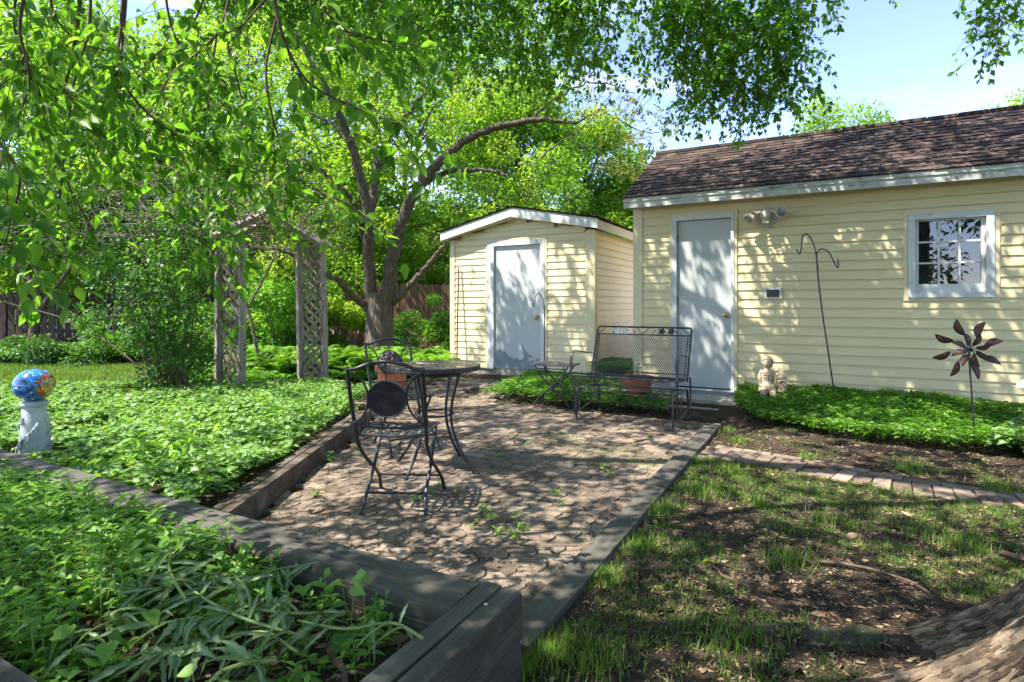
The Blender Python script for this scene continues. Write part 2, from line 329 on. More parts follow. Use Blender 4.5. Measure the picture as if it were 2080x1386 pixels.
M['fern'] = leafmat('fern_frond', [(0, (.07, .19, .018)), (.5, (.13, .29, .025)), (1, (.21, .38, .04))], .5, 1.6)
M['grass'] = leafmat('grass_blade', [(0, (.055, .13, .018)), (.6, (.125, .245, .032)), (.88, (.21, .31, .05)), (1, (.42, .36, .17))], .4, 1.4, rough=.55)
M['stem'] = leafmat('pale_stem', [(0, (.16, .24, .06)), (1, (.28, .36, .12))], .1, 1)
M['chip'] = pm('bark_chip', [(.15, (.035, .022, .015)), (.5, (.105, .066, .042)), (.9, (.30, .21, .13))], 25, .9, .4, 90, tint=1.1)

# ------------------------------------------------------------------ ground, paving, path
def cc(*a): return np.unique(np.round(np.concatenate(a), 4))
gx = cc([-400, -200, -100, -60, -40, -30], np.arange(-24, -8, .5), np.arange(-8, -5.4, .12), np.arange(-5.4, 4.2, .035), np.arange(4.2, 8, .12), np.arange(8, 24, .5), [30, 40, 60, 100, 200, 400])
gy = cc([-400, -200, -100, -60, -30], np.arange(-20, 0, .5), np.arange(0, .9, .1), np.arange(.9, 5, .035), np.arange(5, 9, .06), np.arange(9, 14, .2), np.arange(14, 30, .6), [36, 45, 60, 100, 200, 400, 900])
GX, GY = np.meshgrid(gx, gy); uu = UX[0] * GX + UX[1] * GY; vv = VX[0] * GX + VX[1] * GY
patio = ss((-1.0 - uu) / .05) * ss((GX + 1.5) / .05) * ss((vv - 1.5) / .05) * ss((6.6 - vv) / .1)
rough = (1 - patio) * (np.abs(GX) < 9) * (np.abs(GY - 5) < 6)
GZ = zg(GX, GY) - .016 * patio
nx, ny = len(gx), len(gy); idx = np.arange(nx * ny).reshape(ny, nx)
fq = np.stack([idx[:-1, :-1], idx[:-1, 1:], idx[1:, 1:], idx[1:, :-1]], -1).reshape(-1, 4)
me = bpy.data.meshes.new('ground'); me.vertices.add(nx * ny); me.vertices.foreach_set('co', np.stack([GX, GY, GZ], -1).reshape(-1).astype(np.float32))
me.loops.add(fq.size); me.loops.foreach_set('vertex_index', fq.reshape(-1).astype(np.int32)); me.polygons.add(len(fq)); me.polygons.foreach_set('loop_start', (np.arange(len(fq)) * 4).astype(np.int32)); me.update(calc_edges=True)
me.polygons.foreach_set('use_smooth', np.ones(len(fq), bool))
m, nt, b, out = nodes('garden_soil'); L = nt.links
tc = nt.nodes.new('ShaderNodeTexCoord'); n1 = nt.nodes.new('ShaderNodeTexNoise'); n1.inputs['Scale'].default_value = 14; n1.inputs['Detail'].default_value = 10; n1.inputs['Roughness'].default_value = .75
L.new(tc.outputs['Object'], n1.inputs['Vector']); r1 = ramp(nt, [(.3, (.012, .009, .007)), (.5, (.034, .024, .018)), (.62, (.075, .052, .037)), (.74, (.14, .10, .07))], n1.outputs[0])
n2 = nt.nodes.new('ShaderNodeTexNoise'); n2.inputs['Scale'].default_value = .9; n2.inputs['Detail'].default_value = 6; L.new(tc.outputs['Object'], n2.inputs['Vector'])
r2 = ramp(nt, [(.5, (0, 0, 0)), (.62, (1, 1, 1))], n2.outputs[0]); mi = nt.nodes.new('ShaderNodeMix'); mi.data_type = 'RGBA'; L.new(r2.outputs[0], mi.inputs[0]); L.new(r1.outputs[0], mi.inputs[6])
mi.inputs[7].default_value = (.040, .040, .020, 1); L.new(mi.outputs[2], b.inputs['Base Color']); b.inputs['Roughness'].default_value = .95; b.inputs['Specular IOR Level'].default_value = .2
nb = nt.nodes.new('ShaderNodeTexNoise'); nb.inputs['Scale'].default_value = 60; nb.inputs['Detail'].default_value = 8; L.new(tc.outputs['Object'], nb.inputs['Vector']); bp = nt.nodes.new('ShaderNodeBump'); bp.inputs['Strength'].default_value = .9; bp.inputs['Distance'].default_value = .02
L.new(nb.outputs[0], bp.inputs['Height']); L.new(bp.outputs[0], b.inputs['Normal'])
me.materials.append(m); go = bpy.data.objects.new('ground', me); link(go); go['kind'] = 'structure'

# interlocking pavers: every joint runs on shared wavy lines
M['paver'] = pm('concrete_paver', [(.15, (.105, .078, .058)), (.5, (.180, .138, .103)), (.85, (.27, .215, .165))], 26, .9, .6, 120, tint=.8, dirt=(3.4, .52, .72, (.060, .043, .031)))
mb = MB(); PW, PH = .205, .104
def wav(a, b):
    # joint displacement shared by neighbouring stones
    kx = round(a / (PW / 4)); return (0.0, .016 * (1 if kx % 4 in (1, 2) else -1)) 
row = 0; v0 = 1.56
while v0 + row * PH < 7.0:
    va = v0 + row * PH; vb = va + PH; sh = (row % 2) * PW / 2; k = -30
    while k < 10:
        ua = -1.02 - .9 * 0 + k * PW + sh - PW * 1.0; ub = ua + PW; k += 1
        um, vm = (ua + ub) / 2, (va + vb) / 2; X, Y = uv2w(um, vm)
        if um > -.97 or X < -1.44 and vm < 4.6: continue
        if vm > 5.95 and not (-4.9 < um < -3.6): continue
        if X < -1.9: continue
        if vm > 6.0 and fbm(X * 2, Y * 2, 44) > .62: continue
        pl = []
        q = PW / 4
        def D(a, b_): 
            k4 = int(round((a - (-1.02)) / q)); return .0145 * (1 if k4 % 2 else -1)
        for j in range(4): pl.append((ua + j * q, va + D(ua + j * q, va)))
        pl.append((ub, va + D(ub, va))); pl.append((ub + .014, vm)); 
        for j in range(4, 0, -1): pl.append((ua + j * q, vb + D(ua + j * q, vb)))
        pl.append((ua, vb + D(ua, vb))); pl.append((ua + .014, vm))
        cx = sum(p[0] for p in pl) / len(pl); cy_ = sum(p[1] for p in pl) / len(pl)
        hz = random.gauss(0, .002); tx, ty = random.gauss(0, .009), random.gauss(0, .009); tt = np.clip(.5 + random.gauss(0, .2), 0, 1); ja = random.gauss(0, .012)
        rings = []
        for (s_, dz) in ((.975, -.03), (.966, -.001), (.94, .0055)):
            rg = []
            for (a, b_) in pl:
                du, dv = (a - cx) * s_, (b_ - cy_) * (s_ - .02); du, dv = du - dv * ja, dv + du * ja
                x, y = uv2w(cx + du, cy_ + dv); rg.append((x, y, float(zg(x, y)) * (1 if 1 else 0) + hz + dz + du * tx + dv * ty))
            rings.append(rg)
        n = len(pl); vs = rings[0] + rings[1] + rings[2]
        fs = [(r * n + i, r * n + (i + 1) % n, (r + 1) * n + (i + 1) % n, (r + 1) * n + i) for r in (0, 1) for i in range(n)] + [tuple(2 * n + i for i in range(n))]
        mb._add(vs, fs, float(tt))
    row += 1
o = mb.build('paving', M['paver'], smooth=50); o['kind'] = 'structure'

# curved brick path through the lawn
M['brick'] = pm('path_brick', [(.2, (.13, .095, .07)), (.5, (.23, .17, .13)), (.85, (.34, .26, .20))], 22, .9, .5, 140, tint=.8, dirt=(4, .5, .66, (.07, .05, .036)))
pth = smooth_path([(.95, 5.15, 0), (1.25, 4.8, 0), (1.6, 4.5, 0), (2.02, 4.14, 0), (2.30, 3.86, 0), (2.62, 3.62, 0), (2.95, 3.42, 0), (3.4, 3.25, 0), (4.1, 3.1, 0), (5.2, 3.0, 0)], 14)
mb = MB(); acc = 0; last = pth[0]; q = []
for i in range(1, len(pth)):
    seg = (pth[i] - pth[i - 1]); 
    while acc + seg.length >= .108:
        t = (.108 - acc) / seg.length; pnt = pth[i - 1] + seg * t; q.append((pnt, seg.normalized())); seg = pth[i] - pnt; pth[i - 1] = pnt; acc = 0
    acc += seg.length
for (pnt, d) in q:
    a = math.atan2(d.y, d.x) + random.gauss(0, .025); z = float(zg(pnt.x, pnt.y)) + .000 + random.gauss(0, .005)
    rot = Matrix.Rotation(a, 3, 'Z') @ Matrix.Rotation(random.gauss(0, .02), 3, 'X') @ Matrix.Rotation(random.gauss(0, .02), 3, 'Y')
    off = Vector((-d.y, d.x, 0)) * random.gauss(0, .006)
    mb.box((pnt.x + off.x, pnt.y + off.y, z - .02), (.100, .275, .06), rot, np.clip(.5 + random.gauss(0, .2), 0, 1), .007)
    if q.index((pnt, d)) % 2 == 0:
        c2 = pnt + Vector((-d.y, d.x, 0)) * .192; mb.box((c2.x, c2.y, float(zg(c2.x, c2.y)) - .022 + random.gauss(0, .004)), (.205, .095, .06), rot, np.clip(.4 + random.gauss(0, .2), 0, 1), .007)
o = mb.build('path', M['brick'], smooth=50); o['kind'] = 'structure'

# ------------------------------------------------------------------ landscape timbers
def timber(name, label, a, b, w, z0, z1, mat, cat='timber', layers=1, group=None, endgrain=True, seg=40, split=True):
    a = Vector((*a, 0)); b = Vector((*b, 0)); d = (b - a).normalized(); ang = math.atan2(d.y, d.x); Ln = (b - a).length
    o = empty(name, (a.x, a.y, z0), ang, label, cat, group)
    H = (z1 - z0) / layers
    for k in range(layers):
        base = k * H; ins = 0 if k == layers - 1 else .006
        mb = MB(); n = max(10, int(Ln / .035)); prof = []
        hw = w / 2 - ins; hh = H - .004
        for (px, pz) in ((-1, 0), (-1, .3), (-1, .6), (-.985, .9), (-.9, .985), (-.5, 1), (-.1, 1), (-.02, .93) if split and k == layers - 1 else (-.02, 1), (.06, 1), (.5, 1), (.9, .985), (.985, .9), (1, .6), (1, .3), (1, 0)): prof.append((px * hw, pz * hh))
        m_ = len(prof); vs = []; sd = random.random() * 100
        for i in range(n + 1):
            x = Ln * i / n; e = 0 if 0 < i < n else 1
            for j, (py, pz) in enumerate(prof):
                wob = .0045 * (float(fbm(x * 5 + sd, j * .9, 21)) - .5) * 2; wz = .006 * (float(fbm(x * 2.5 + sd, j * .25, 31)) - .5) * 2
                yy = py * (1 + wob / w * 1.3) * (1 - .015 * e); zz = pz + (wz if pz > 0 else 0)
                if j == 7 and split: yy += .012 * (float(fbm(x * 3 + sd, 0, 8)) - .5) * 2; zz -= .012 * max(0, float(fbm(x * 4 + sd, 2, 9)) - .35) * 2
                vs.append((x + (.004 if e and i else 0), yy, base + zz))
        fs = [(i * m_ + j, i * m_ + j + 1, (i + 1) * m_ + j + 1, (i + 1) * m_ + j) for i in range(n) for j in range(m_ - 1)]
        fs += [(i * m_ + m_ - 1, i * m_, (i + 1) * m_, (i + 1) * m_ + m_ - 1) for i in range(n)]
        fs += [tuple(range(m_)), tuple(n * m_ + j for j in range(m_))]
        mb._add(vs, fs); mb.build('beam', mat, o, smooth=38)
    return o
timber('garden_timber', 'long dark weathered timber along the near edge of the paved patio', uv2w(-4.9, 1.476), uv2w(-.985, 1.476), .20, 0, .30, M['timber'], layers=2)
o = timber('garden_timber', 'short split dark timber with cut end and nail, closing the corner of the near bed', uv2w(-.905, .10), uv2w(-.905, 1.57), .15, 0, .305, M['timber'], layers=2)
mb = MB(); mb.lathe([(.006, 0), (.006, .002), (.003, .004), (0, .004)], (1.35, -.015, .302), 10); mb.build('nail', M['white'], o)
timber('garden_timber', 'grey timber sunk flush with the ground between patio and lawn', uv2w(-.95, 1.72), uv2w(-.95, 3.62), .14, -.08, .040, M['timberg'], split=False)
timber('garden_timber', 'worn timber end piece beyond the joint, near the metal glider bench', uv2w(-.955, 3.64), uv2w(-.955, 5.78), .145, -.08, .048, M['timberg'], split=False)
timber('garden_timber', 'brown timber between the left planting bed and the patio, sunlit on top', (-1.52, 2.66), (-1.50, 5.72), .145, -.06, .135, M['timberv'])
timber('garden_timber', 'grey timber at the bottom left corner of the near bed', uv2w(-4.9, .575), uv2w(-1.0, .575), .15, 0, .30, M['timber'], layers=2)

# ------------------------------------------------------------------ buildings
CO = .1016
def siding(mb, T, x0, x1, z0, z1, openings=(), rng=None):
    z = z0
    while z < z1 - 1e-4:
        zt = min(z + CO, z1)
        a, b = (x0, x1) if rng is None else rng(z, zt)
        if b - a > .03:
            xs = sorted({a, b} | {e for o in openings for e in o[:2] if a < e < b})
            for xa, xb in zip(xs[:-1], xs[1:]):
                xm = (xa + xb) / 2; iv = [(z, zt)]
                for o in openings:
                    if o[0] < xm < o[1]:
                        nv = []
                        for (p, q) in iv:
                            if o[3] <= p or o[2] >= q: nv.append((p, q)); continue
                            if o[2] > p: nv.append((p, o[2]))
                            if o[3] < q: nv.append((o[3], q))
                        iv = nv
                for (p, q) in iv:
                    if q - p < .004: continue
                    n = max(1, int((xb - xa) / .5)); X = [xa + (xb - xa) * i / n for i in range(n + 1)]
                    yb = lambda h, s=z: -.017 + .014 * (h - s) / CO
                    w = [.0012 * random.uniform(-1, 1) for _ in X]; tt = .5 + random.uniform(-.12, .12)
                    if xb - xa > 1.4 and random.random() < .5: xj = random.uniform(xa + .3, xb - .3); mb.quad(T(xj - .0012, yb(p) - .0012, p), T(xj + .0012, yb(p) - .0012, p), T(xj + .0012, yb(q) - .0012, q), T(xj - .0012, yb(q) - .0012, q), 0.0)
                    for i in range(n):
                        mb.quad(T(X[i], yb(p), p + w[i]), T(X[i + 1], yb(p), p + w[i + 1]), T(X[i + 1], yb(q), q), T(X[i], yb(q), q), tt)
                        if p == z: mb.quad(T(X[i], yb(p), p + w[i]), T(X[i + 1], yb(p), p + w[i + 1]), T(X[i + 1], 0, p + .004), T(X[i], 0, p + .004), tt)
        z = zt
def shingles(mb, x0, x1, ey, ez, ry, rz_, ex=.125):
    sl = math.hypot(ry - ey, rz_ - ez); n = int(sl / ex) + 1; dy, dz = (ry - ey) / sl, (rz_ - ez) / sl; ny_, nz_ = -dz, dy
    if nz_ < 0: ny_, nz_ = -ny_, -nz_
    for r in range(n):
        s0 = r * ex - .01; s1 = min(s0 + ex + .02, sl); x = x0 - random.uniform(0, .25)
        if s0 > sl - .02: break
        while x < x1:
            w = random.choice([.10, .14, .18, .22, .30]); xa, xb = max(x, x0), min(x + w - .003, x1); x += w
            if xb - xa < .01: continue
            j = random.uniform(-.006, .006); h = .010 + random.uniform(0, .006); t = np.clip(random.gauss(.5, .2), 0, 1)
            def Q(xx, s, hh): return (xx, ey + dy * s + ny_ * hh, ez + dz * s + nz_ * hh)
            mb.quad(Q(xa, s0 + j, h), Q(xb, s0 + j, h), Q(xb, s1, .003), Q(xa, s1, .003), t)
            mb.quad(Q(xa, s0 + j, 0), Q(xb, s0 + j, 0), Q(xb, s0 + j, h), Q(xa, s0 + j, h), t)
G0 = (1.561, 7.212)
gar = empty('garage', (G0[0], G0[1], 0), RZ, 'long cream clapboard garage with dark brown shingle roof, side door and small paned window', 'garage')
GL, GD = 7.4, 3.1
I = lambda x, y, z: (x, y, z)
mb = MB(); mb.bx((.0, .062, .24), (GL, GD, 2.44)); 
mb.prism([(.0, 2.44), (GD / 2, 3.36), (GD, 2.44)], .02, .10, plane='yz')
siding(mb, I, .1, GL, .245, 2.44, [(.44, 1.215, .1, 2.30), (2.815, 3.585, 1.235, 2.145)])
siding(mb, lambda x, y, z: (y, x, z), .0, GD, .245, 2.44)
wall = mb.build('wall', M['siding'], gar)
mb = MB(); mb.bx((-.018, -.022, .235), (.1, .0, 2.44)); mb.bx((-.02, .001, .235), (-.003, .1, 2.44)); mb.bx((.1, -.005, 2.39), (GL, -.022, 2.44))
mb.bx((.44, -.026, .19), (.468, .06, 2.30)); mb.bx((1.188, -.026, .19), (1.216, .06, 2.30)); mb.bx((.4682, -.0262, 2.268), (1.1878, .06, 2.301))
for (a, b) in (((2.815, 1.235), (2.85, 2.145)), ((3.547, 1.235), (3.585, 2.145))): mb.bx((a[0], -.024, a[1]), (b[0], .06, b[1]))
mb.bx((2.8502, -.0242, 2.112), (3.5468, .06, 2.1452)); mb.bx((2.8502, -.0242, 1.2348), (3.5468, .06, 1.262))
mb.build('trim', M['trim_cream'], gar)
mb = MB(); mb.bx((.012, .01, -.1), (GL, GD, .239)); mb.build('foundation', M['found'], gar)
# roof
mb = MB(); eY, eZ, rY, rZ = -.215, 2.515, 1.5, 3.465
shingles(mb, -.10, GL + .1, eY, eZ, rY, rZ); shingles(mb, -.10, GL + .1, 3.215, eZ, rY, rZ, .3)
mb.prism([(eY + .01, eZ - .012), (rY, rZ - .012), (3.205, eZ - .012), (3.2, eZ - .03), (rY, rZ - .05), (eY + .03, eZ - .03)], -.095, GL + .09, plane='yz')
x = -.1
while x < GL: mb.bx((x, rY - .09, rZ - .03), (x + .29, rY + .09, rZ + .006 + random.uniform(0, .006)), t=random.uniform(.2, .8)); x += .3
mb.build('roof', M['shingle'], gar)
mb = MB(); mb.bx((-.085, -.20, 2.388), (GL + .08, -.178, 2.502), bev=.003); mb.bx((-.087, -.212, 2.462), (GL + .08, -.2, 2.508), bev=.002)
mb.bx((-.085, -.178, 2.42), (-.066, GD + .2, 2.47)); mb.build('fascia', M['fascia'], gar)
mb = MB(); mb.bx((-.066, -.178, 2.432), (GL + .08, -.0, 2.446)); mb.build('soffit', M['trim_cream'], gar)
# garage door
fr = MB(); fr.bx((.469, -.032, .17), (.524, .06, 2.212), bev=.004); fr.bx((1.148, -.032, .17), (1.1875, .06, 2.212), bev=.004); fr.bx((.469, -.0322, 2.212), (1.1875, .06, 2.267), bev=.004)
fr.bx((.524, -.02, .168), (1.148, .06, .186))
dr = MB(); dr.bx((.527, .016, .19), (1.145, .055, 2.208), bev=.003); door = dr.build('door', M['door'], gar); fr.build('door_frame', M['white'], door)
def knob(x, z, y, par, s=1):
    k = MB(); ax = Matrix.Rotation(math.radians(90), 3, 'X'); k.lathe([(.033 * s, 0), (.033 * s, .004), (.012 * s, .008), (.011 * s, .03), (.022 * s, .036), (.028 * s, .05), (.025 * s, .062), (.012 * s, .068), (0, .069)], (x, y, z), 20, axis=ax)
    return k.build('door_knob', M['brass'], par, smooth=True)
knob(1.082, 1.07, .016, door)
for z in (.45, 1.2, 1.95): k = MB(); k.tube([(.53, .012, z), (.53, .012, z + .09)], .006, 8); k.build('hinge', M['iron'], door)
k = MB(); k.bx((.53, .004, .186), (1.143, .015, .205)); k.build('threshold_strip', M['dark'], door)
# garage window
mg, nt, b, out = nodes('old_window_glass'); b.inputs['Base Color'].default_value = (.008, .010, .012, 1); b.inputs['Roughness'].default_value = .01; b.inputs['IOR'].default_value = 1.7; b.inputs['Specular IOR Level'].default_value = .8
tcn = nt.nodes.new('ShaderNodeTexCoord'); wv = nt.nodes.new('ShaderNodeTexNoise'); wv.inputs['Scale'].default_value = 5; bpn = nt.nodes.new('ShaderNodeBump'); bpn.inputs['Strength'].default_value = .03; bpn.inputs['Distance'].default_value = .01
nt.links.new(tcn.outputs['Object'], wv.inputs['Vector']); nt.links.new(wv.outputs[0], bpn.inputs['Height']); nt.links.new(bpn.outputs[0], b.inputs['Normal'])
M['glass'] = mg
wf = MB(); wx0, wx1, wz0, wz1 = 2.852, 3.545, 1.264, 2.11
wf.bx((wx0, -.034, wz0 + .052), (wx0 + .064, .06, wz1 - .055), bev=.004); wf.bx((wx1 - .064, -.034, wz0 + .052), (wx1, .06, wz1 - .055), bev=.004)
wf.bx((wx0, -.0342, wz1 - .055), (wx1, .06, wz1), bev=.004); wf.bx((wx0, -.040, wz0), (wx1, .06, wz0 + .052), bev=.004)
win = wf.build('window', M['white'], gar)
s_ = MB(); a0, a1, c0, c1 = wx0 + .066, wx1 - .066, wz0 + .054, wz1 - .057; g0, g1, h0, h1 = 2.948, 3.447, 1.402, 2.040
s_.bx((a0, .012, c0), (g0, .045, c1), bev=.003); s_.bx((g1, .012, c0), (a1, .045, c1), bev=.003); s_.bx((g0, .0125, h1), (g1, .045, c1)); s_.bx((g0, .0125, c0), (g1, .045, h0))
for i in (1, 2):
    xx = g0 + (g1 - g0) * i / 3; zz = h0 + (h1 - h0) * i / 3
    s_.bx((xx - .009, .018, h0), (xx + .009, .04, h1)); s_.bx((g0, .0175, zz - .009), (g1, .0395, zz + .009))
sash = s_.build('sash', M['white'], win)
s_ = MB(); s_.bx((g0, .032, h0), (g1, .036, h1)); s_.build('pane', M['glass'], win)

step = MB(); step.bx((.28, -.42, -.05), (1.26, -.045, .125), bev=.015); step.box((.77, -.47, -.01), (.9, .22, .13), .02, bev=.02)
o = step.build('door_step', M['conc'], None); o.location = (G0[0], G0[1], 0); o.rotation_euler = (0, 0, RZ); tag(o, 'low concrete step below the garage door', 'step')

# shed
S0 = (-.98069, 9.28569)
shed = empty('garden_shed', (S0[0], S0[1], 0), RZ, 'small cream clapboard shed with low gable roof and pale blue door', 'shed')
SW, SD = 2.457, 2.45; PX, PZ = 1.20, 2.52
def rk(x): return (2.235 + (PZ - 2.235) * (x + .0) / PX) if x < PX else (2.255 + (PZ - 2.255) * (SW - x) / (SW - PX))
def rng(z, zt):
    if zt <= 2.2: return (.068, 2.345)
    zm = (z + zt) / 2
    return (max(.0, (zm - 2.235) / (PZ - 2.235) * PX), min(SW, SW - (zm - 2.255) / (PZ - 2.255) * (SW - PX)))
mb = MB(); mb.prism([(0.0, .19), (SW, .19), (SW, 2.262), (PX, 2.53), (0, 2.242)], .045, SD)
siding(mb, I, 0, SW, .20, 2.53, [(.665, 1.72, .1, 2.205)], rng)
siding(mb, lambda x, y, z: (SW - y, x, z), .03, SD, .20, 2.26)
siding(mb, lambda x, y, z: (y, x, z), .03, SD, .20, 2.24)
mb.build('wall', M['siding'], shed)
mb = MB(); mb.bx((-.02, -.026, .19), (.068, -.002, 2.235)); mb.bx((-.022, -.0018, .19), (-.001, .08, 2.235)); mb.bx((2.345, -.026, .19), (SW + .021, -.002, 2.255)); mb.bx((SW + .001, -.0018, .19), (SW + .0222, .08, 2.255))
mb.bx((.665, -.024, .19), (.694, .045, 2.205)); mb.bx((1.692, -.024, .19), (1.72, .045, 2.205)); mb.bx((.6942, -.0242, 2.178), (1.6918, .045, 2.206))
mb.build('trim', M['trim_cream'], shed)
mb = MB(); mb.bx((.01, .012, -.1), (SW - .01, SD, .19)); mb.build('foundation', M['conc'], shed)
mb = MB(); Lz, Rz_ = 2.352, 2.392; pk = 2.652
def rake(x0, z0, x1, z1, y0, y1, d): mb.prism([(x0, z0 - d), (x1, z1 - d), (x1, z1), (x0, z0)], y0, y1)
rake(-.115, Lz, PX, pk, -.165, -.145, .128); rake(PX, pk, 2.565, Rz_, -.165, -.145, .135)
mb.bx((2.545, -.145, Rz_ - .14), (2.565, SD + .1, Rz_ - .012)); mb.bx((-.115, -.145, Lz - .13), (-.095, SD + .1, Lz - .012))
mb.build('fascia', M['white'], shed)
mb = MB(); mb.prism([(-.095, Lz - .10), (PX, pk - .13), (2.545, Rz_ - .11), (2.545, Rz_ - .125), (PX, pk - .148), (-.095, Lz - .115)], -.145, .0); mb.build('soffit', M['trim_cream'], shed)
mb = MB()
def T2(fn): 
    n0 = len(mb.v); fn(); 
    for i in range(n0, len(mb.v)): x, y, z = mb.v[i]; mb.v[i] = (y, x, z)
T2(lambda: shingles(mb, -.19, SD + .15, -.135, Lz + .012, PX, pk + .02)); T2(lambda: shingles(mb, -.19, SD + .15, 2.585, Rz_ + .012, PX, pk + .02))
mb.prism([(-.125, Lz - .0), (PX, pk + .004), (2.575, Rz_ - .0), (2.575, Rz_ + .012), (PX, pk + .018), (-.125, Lz + .012)], -.18, SD + .14)
mb.build('roof', M['shingle'], shed)
fr = MB(); fr.bx((.695, -.032, .19), (.81, .045, 2.10), bev=.004); fr.bx((1.618, -.032, .19), (1.6915, .045, 2.10), bev=.004); fr.bx((.695, -.0322, 2.10), (1.6915, .045, 2.177), bev=.004)
dr = MB(); dr.bx((.812, .006, .205), (1.616, .044, 2.098), bev=.003); door = dr.build('door', M['door'], shed); fr.build('door_frame', M['white'], door)
knob(1.565, 1.02, .006, door, .75); knob(1.545, .985, .006, door, .6)
ol = [(465, 1150), (490, 1153), (520, 1158), (545, 1165), (556, 1190), (600, 1212), (625, 1208), (650, 1216), (668, 1212), (676, 1190), (670, 1160), (655, 1095), (668, 1100), (688, 1150), (712, 1172), (737, 1190), (705, 1198), (712, 1225), (740, 1215), (758, 1222), (770, 1202), (790, 1196), (796, 1215), (770, 1240), (745, 1262), (752, 1283), (465, 1283)]
pts = [(.812 + (a - 455) * .00233, .208 + (1285 - b_) * .002065) for a, b_ in ol]; fin = []
for i in range(len(pts)):
    p, q = pts[i], pts[(i + 1) % len(pts)]
    for j in range(4):
        t = j / 4; w = 0 if (p[1] < .22 and q[1] < .22) or abs(p[0] - q[0]) < .002 else .006
        fin.append((p[0] + (q[0] - p[0]) * t + random.gauss(0, w), p[1] + (q[1] - p[1]) * t + random.gauss(0, w)))
mb = MB(); mb.prism(fin, .0045, .0058); mb.build('peeled_patch', M['patch'], door)

# small things on the garage wall
def gl(name, label, cat, x, y, z, group=None):
    X = G0[0] + x * UX[0] + y * VX[0]; Y = G0[1] + x * UX[1] + y * VX[1]
    return empty(name, (X, Y, z), RZ, label, cat, group)
M['ivory'] = pm('ivory_plastic', [(.3, (.46, .42, .34)), (.7, (.55, .51, .42))], 12, .45, .05)
mlens, nt, b, out = nodes('lamp_lens'); b.inputs['Base Color'].default_value = (.20, .20, .19, 1); b.inputs['Roughness'].default_value = .12; b.inputs['Coat Weight'].default_value = .6
fl = gl('flood_light', 'ivory twin flood light with motion sensor under the garage eave', 'light', 1.53, -.022, 2.19)
mb = MB()
oct_ = [(math.cos(math.radians(a)) * .105, math.sin(math.radians(a)) * .13) for a in range(22, 382, 45)]
mb.prism(oct_, -.022, .0); mb.prism([(x * .86, z * .86) for x, z in oct_], -.032, -.022); mb.build('back_plate', M['ivory'], fl)
def head(x0, d):
    d = Vector(d).normalized(); q = d.to_track_quat('Z', 'Y').to_matrix(); c = Vector((x0, -.10, .03))
    k = MB(); k.tube([(x0 * .25, -.03, .03), (x0 * .6, -.09, .045), c], .021, 12)
    k.lathe([(.022, -.02), (.026, .0), (.03, .02), (.036, .035), (.05, .06), (.064, .09), (.068, .105), (.066, .108)], c, 24, axis=q)
    h = k.build('lamp_head', M['ivory'], fl, smooth=True)
    k = MB(); k.lathe([(.062, .104), (.05, .110), (.03, .114), (0, .116)], c, 24, axis=q); k.build('lens', mlens, h, smooth=True)
    k = MB(); k.lathe([(.031, .018), (.033, .02), (.033, .028), (.031, .03)], c, 24, axis=q); k.build('gasket', M['dark'], h)
head(-.115, (-.62, -.55, -.75)); head(.115, (.45, -.85, -.12))
mb = MB(); mb.lathe([(0, .055), (.035, .05), (.05, .03), (.055, 0), (.05, -.03), (.034, -.045)], (0, -.10, .0), 24); mb.box((0, -.10, -.055), (.075, .06, .07), bev=.012); mb.build('motion_sensor', M['ivory'], fl, smooth=True)
ob = gl('outlet_box', 'small grey outlet box with dark cover beside the garage door', 'outlet', 1.595, -.018, 1.323)
mb = MB(); mb.bx((-.09, -.02, -.064), (.09, .0, .064), bev=.004); mb.build('housing', M['white'], ob)
mb = MB(); mb.bx((-.066, -.03, -.042), (.066, -.02, .04), bev=.003); mb.bx((.03, -.036, -.03), (.045, -.03, .03)); mb.build('cover', M['dark'], ob)

# ------------------------------------------------------------------ furniture
def mosaic(name, scale, cols, grout=(.03, .025, .022), rough=.35, cell=.08):
    m, nt, b, out = nodes(name); L = nt.links
    tc = nt.nodes.new('ShaderNodeTexCoord'); vo = nt.nodes.new('ShaderNodeTexVoronoi'); vo.inputs['Scale'].default_value = scale
    ve = nt.nodes.new('ShaderNodeTexVoronoi'); ve.feature = 'DISTANCE_TO_EDGE'; ve.inputs['Scale'].default_value = scale
    L.new(tc.outputs['Object'], vo.inputs['Vector']); L.new(tc.outputs['Object'], ve.inputs['Vector'])
    sp = nt.nodes.new('ShaderNodeSeparateColor'); L.new(vo.outputs['Color'], sp.inputs[0])
    r = ramp(nt, cols, sp.outputs[0]); r.color_ramp.interpolation = 'CONSTANT'
    g = ramp(nt, [(cell * .5, (0, 0, 0)), (cell, (1, 1, 1))], ve.outputs['Distance'])
    mi = nt.nodes.new('ShaderNodeMix'); mi.data_type = 'RGBA'; mi.inputs[6].default_value = (*grout, 1); L.new(g.outputs[0], mi.inputs[0]); L.new(r.outputs[0], mi.inputs[7])
    L.new(mi.outputs[2], b.inputs['Base Color']); b.inputs['Roughness'].default_value = rough
    bp = nt.nodes.new('ShaderNodeBump'); bp.inputs['Strength'].default_value = .5; bp.inputs['Distance'].default_value = .003; L.new(g.outputs[0], bp.inputs['Height']); L.new(bp.outputs[0], b.inputs['Normal'])
    return m
M['stone_mosaic'] = mosaic('stone_mosaic', 38, [(0, (.14, .09, .065)), (.3, (.20, .15, .11)), (.6, (.09, .06, .045)), (.8, (.34, .29, .23)), (.93, (.55, .50, .44))], cell=.10)
M['chair_mosaic'] = mosaic('chair_mosaic', 62, [(0, (.075, .03, .022)), (.4, (.11, .05, .035)), (.62, (.05, .02, .016)), (.78, (.40, .36, .33)), (.9, (.65, .62, .58))], grout=(.03, .015, .012), cell=.12)

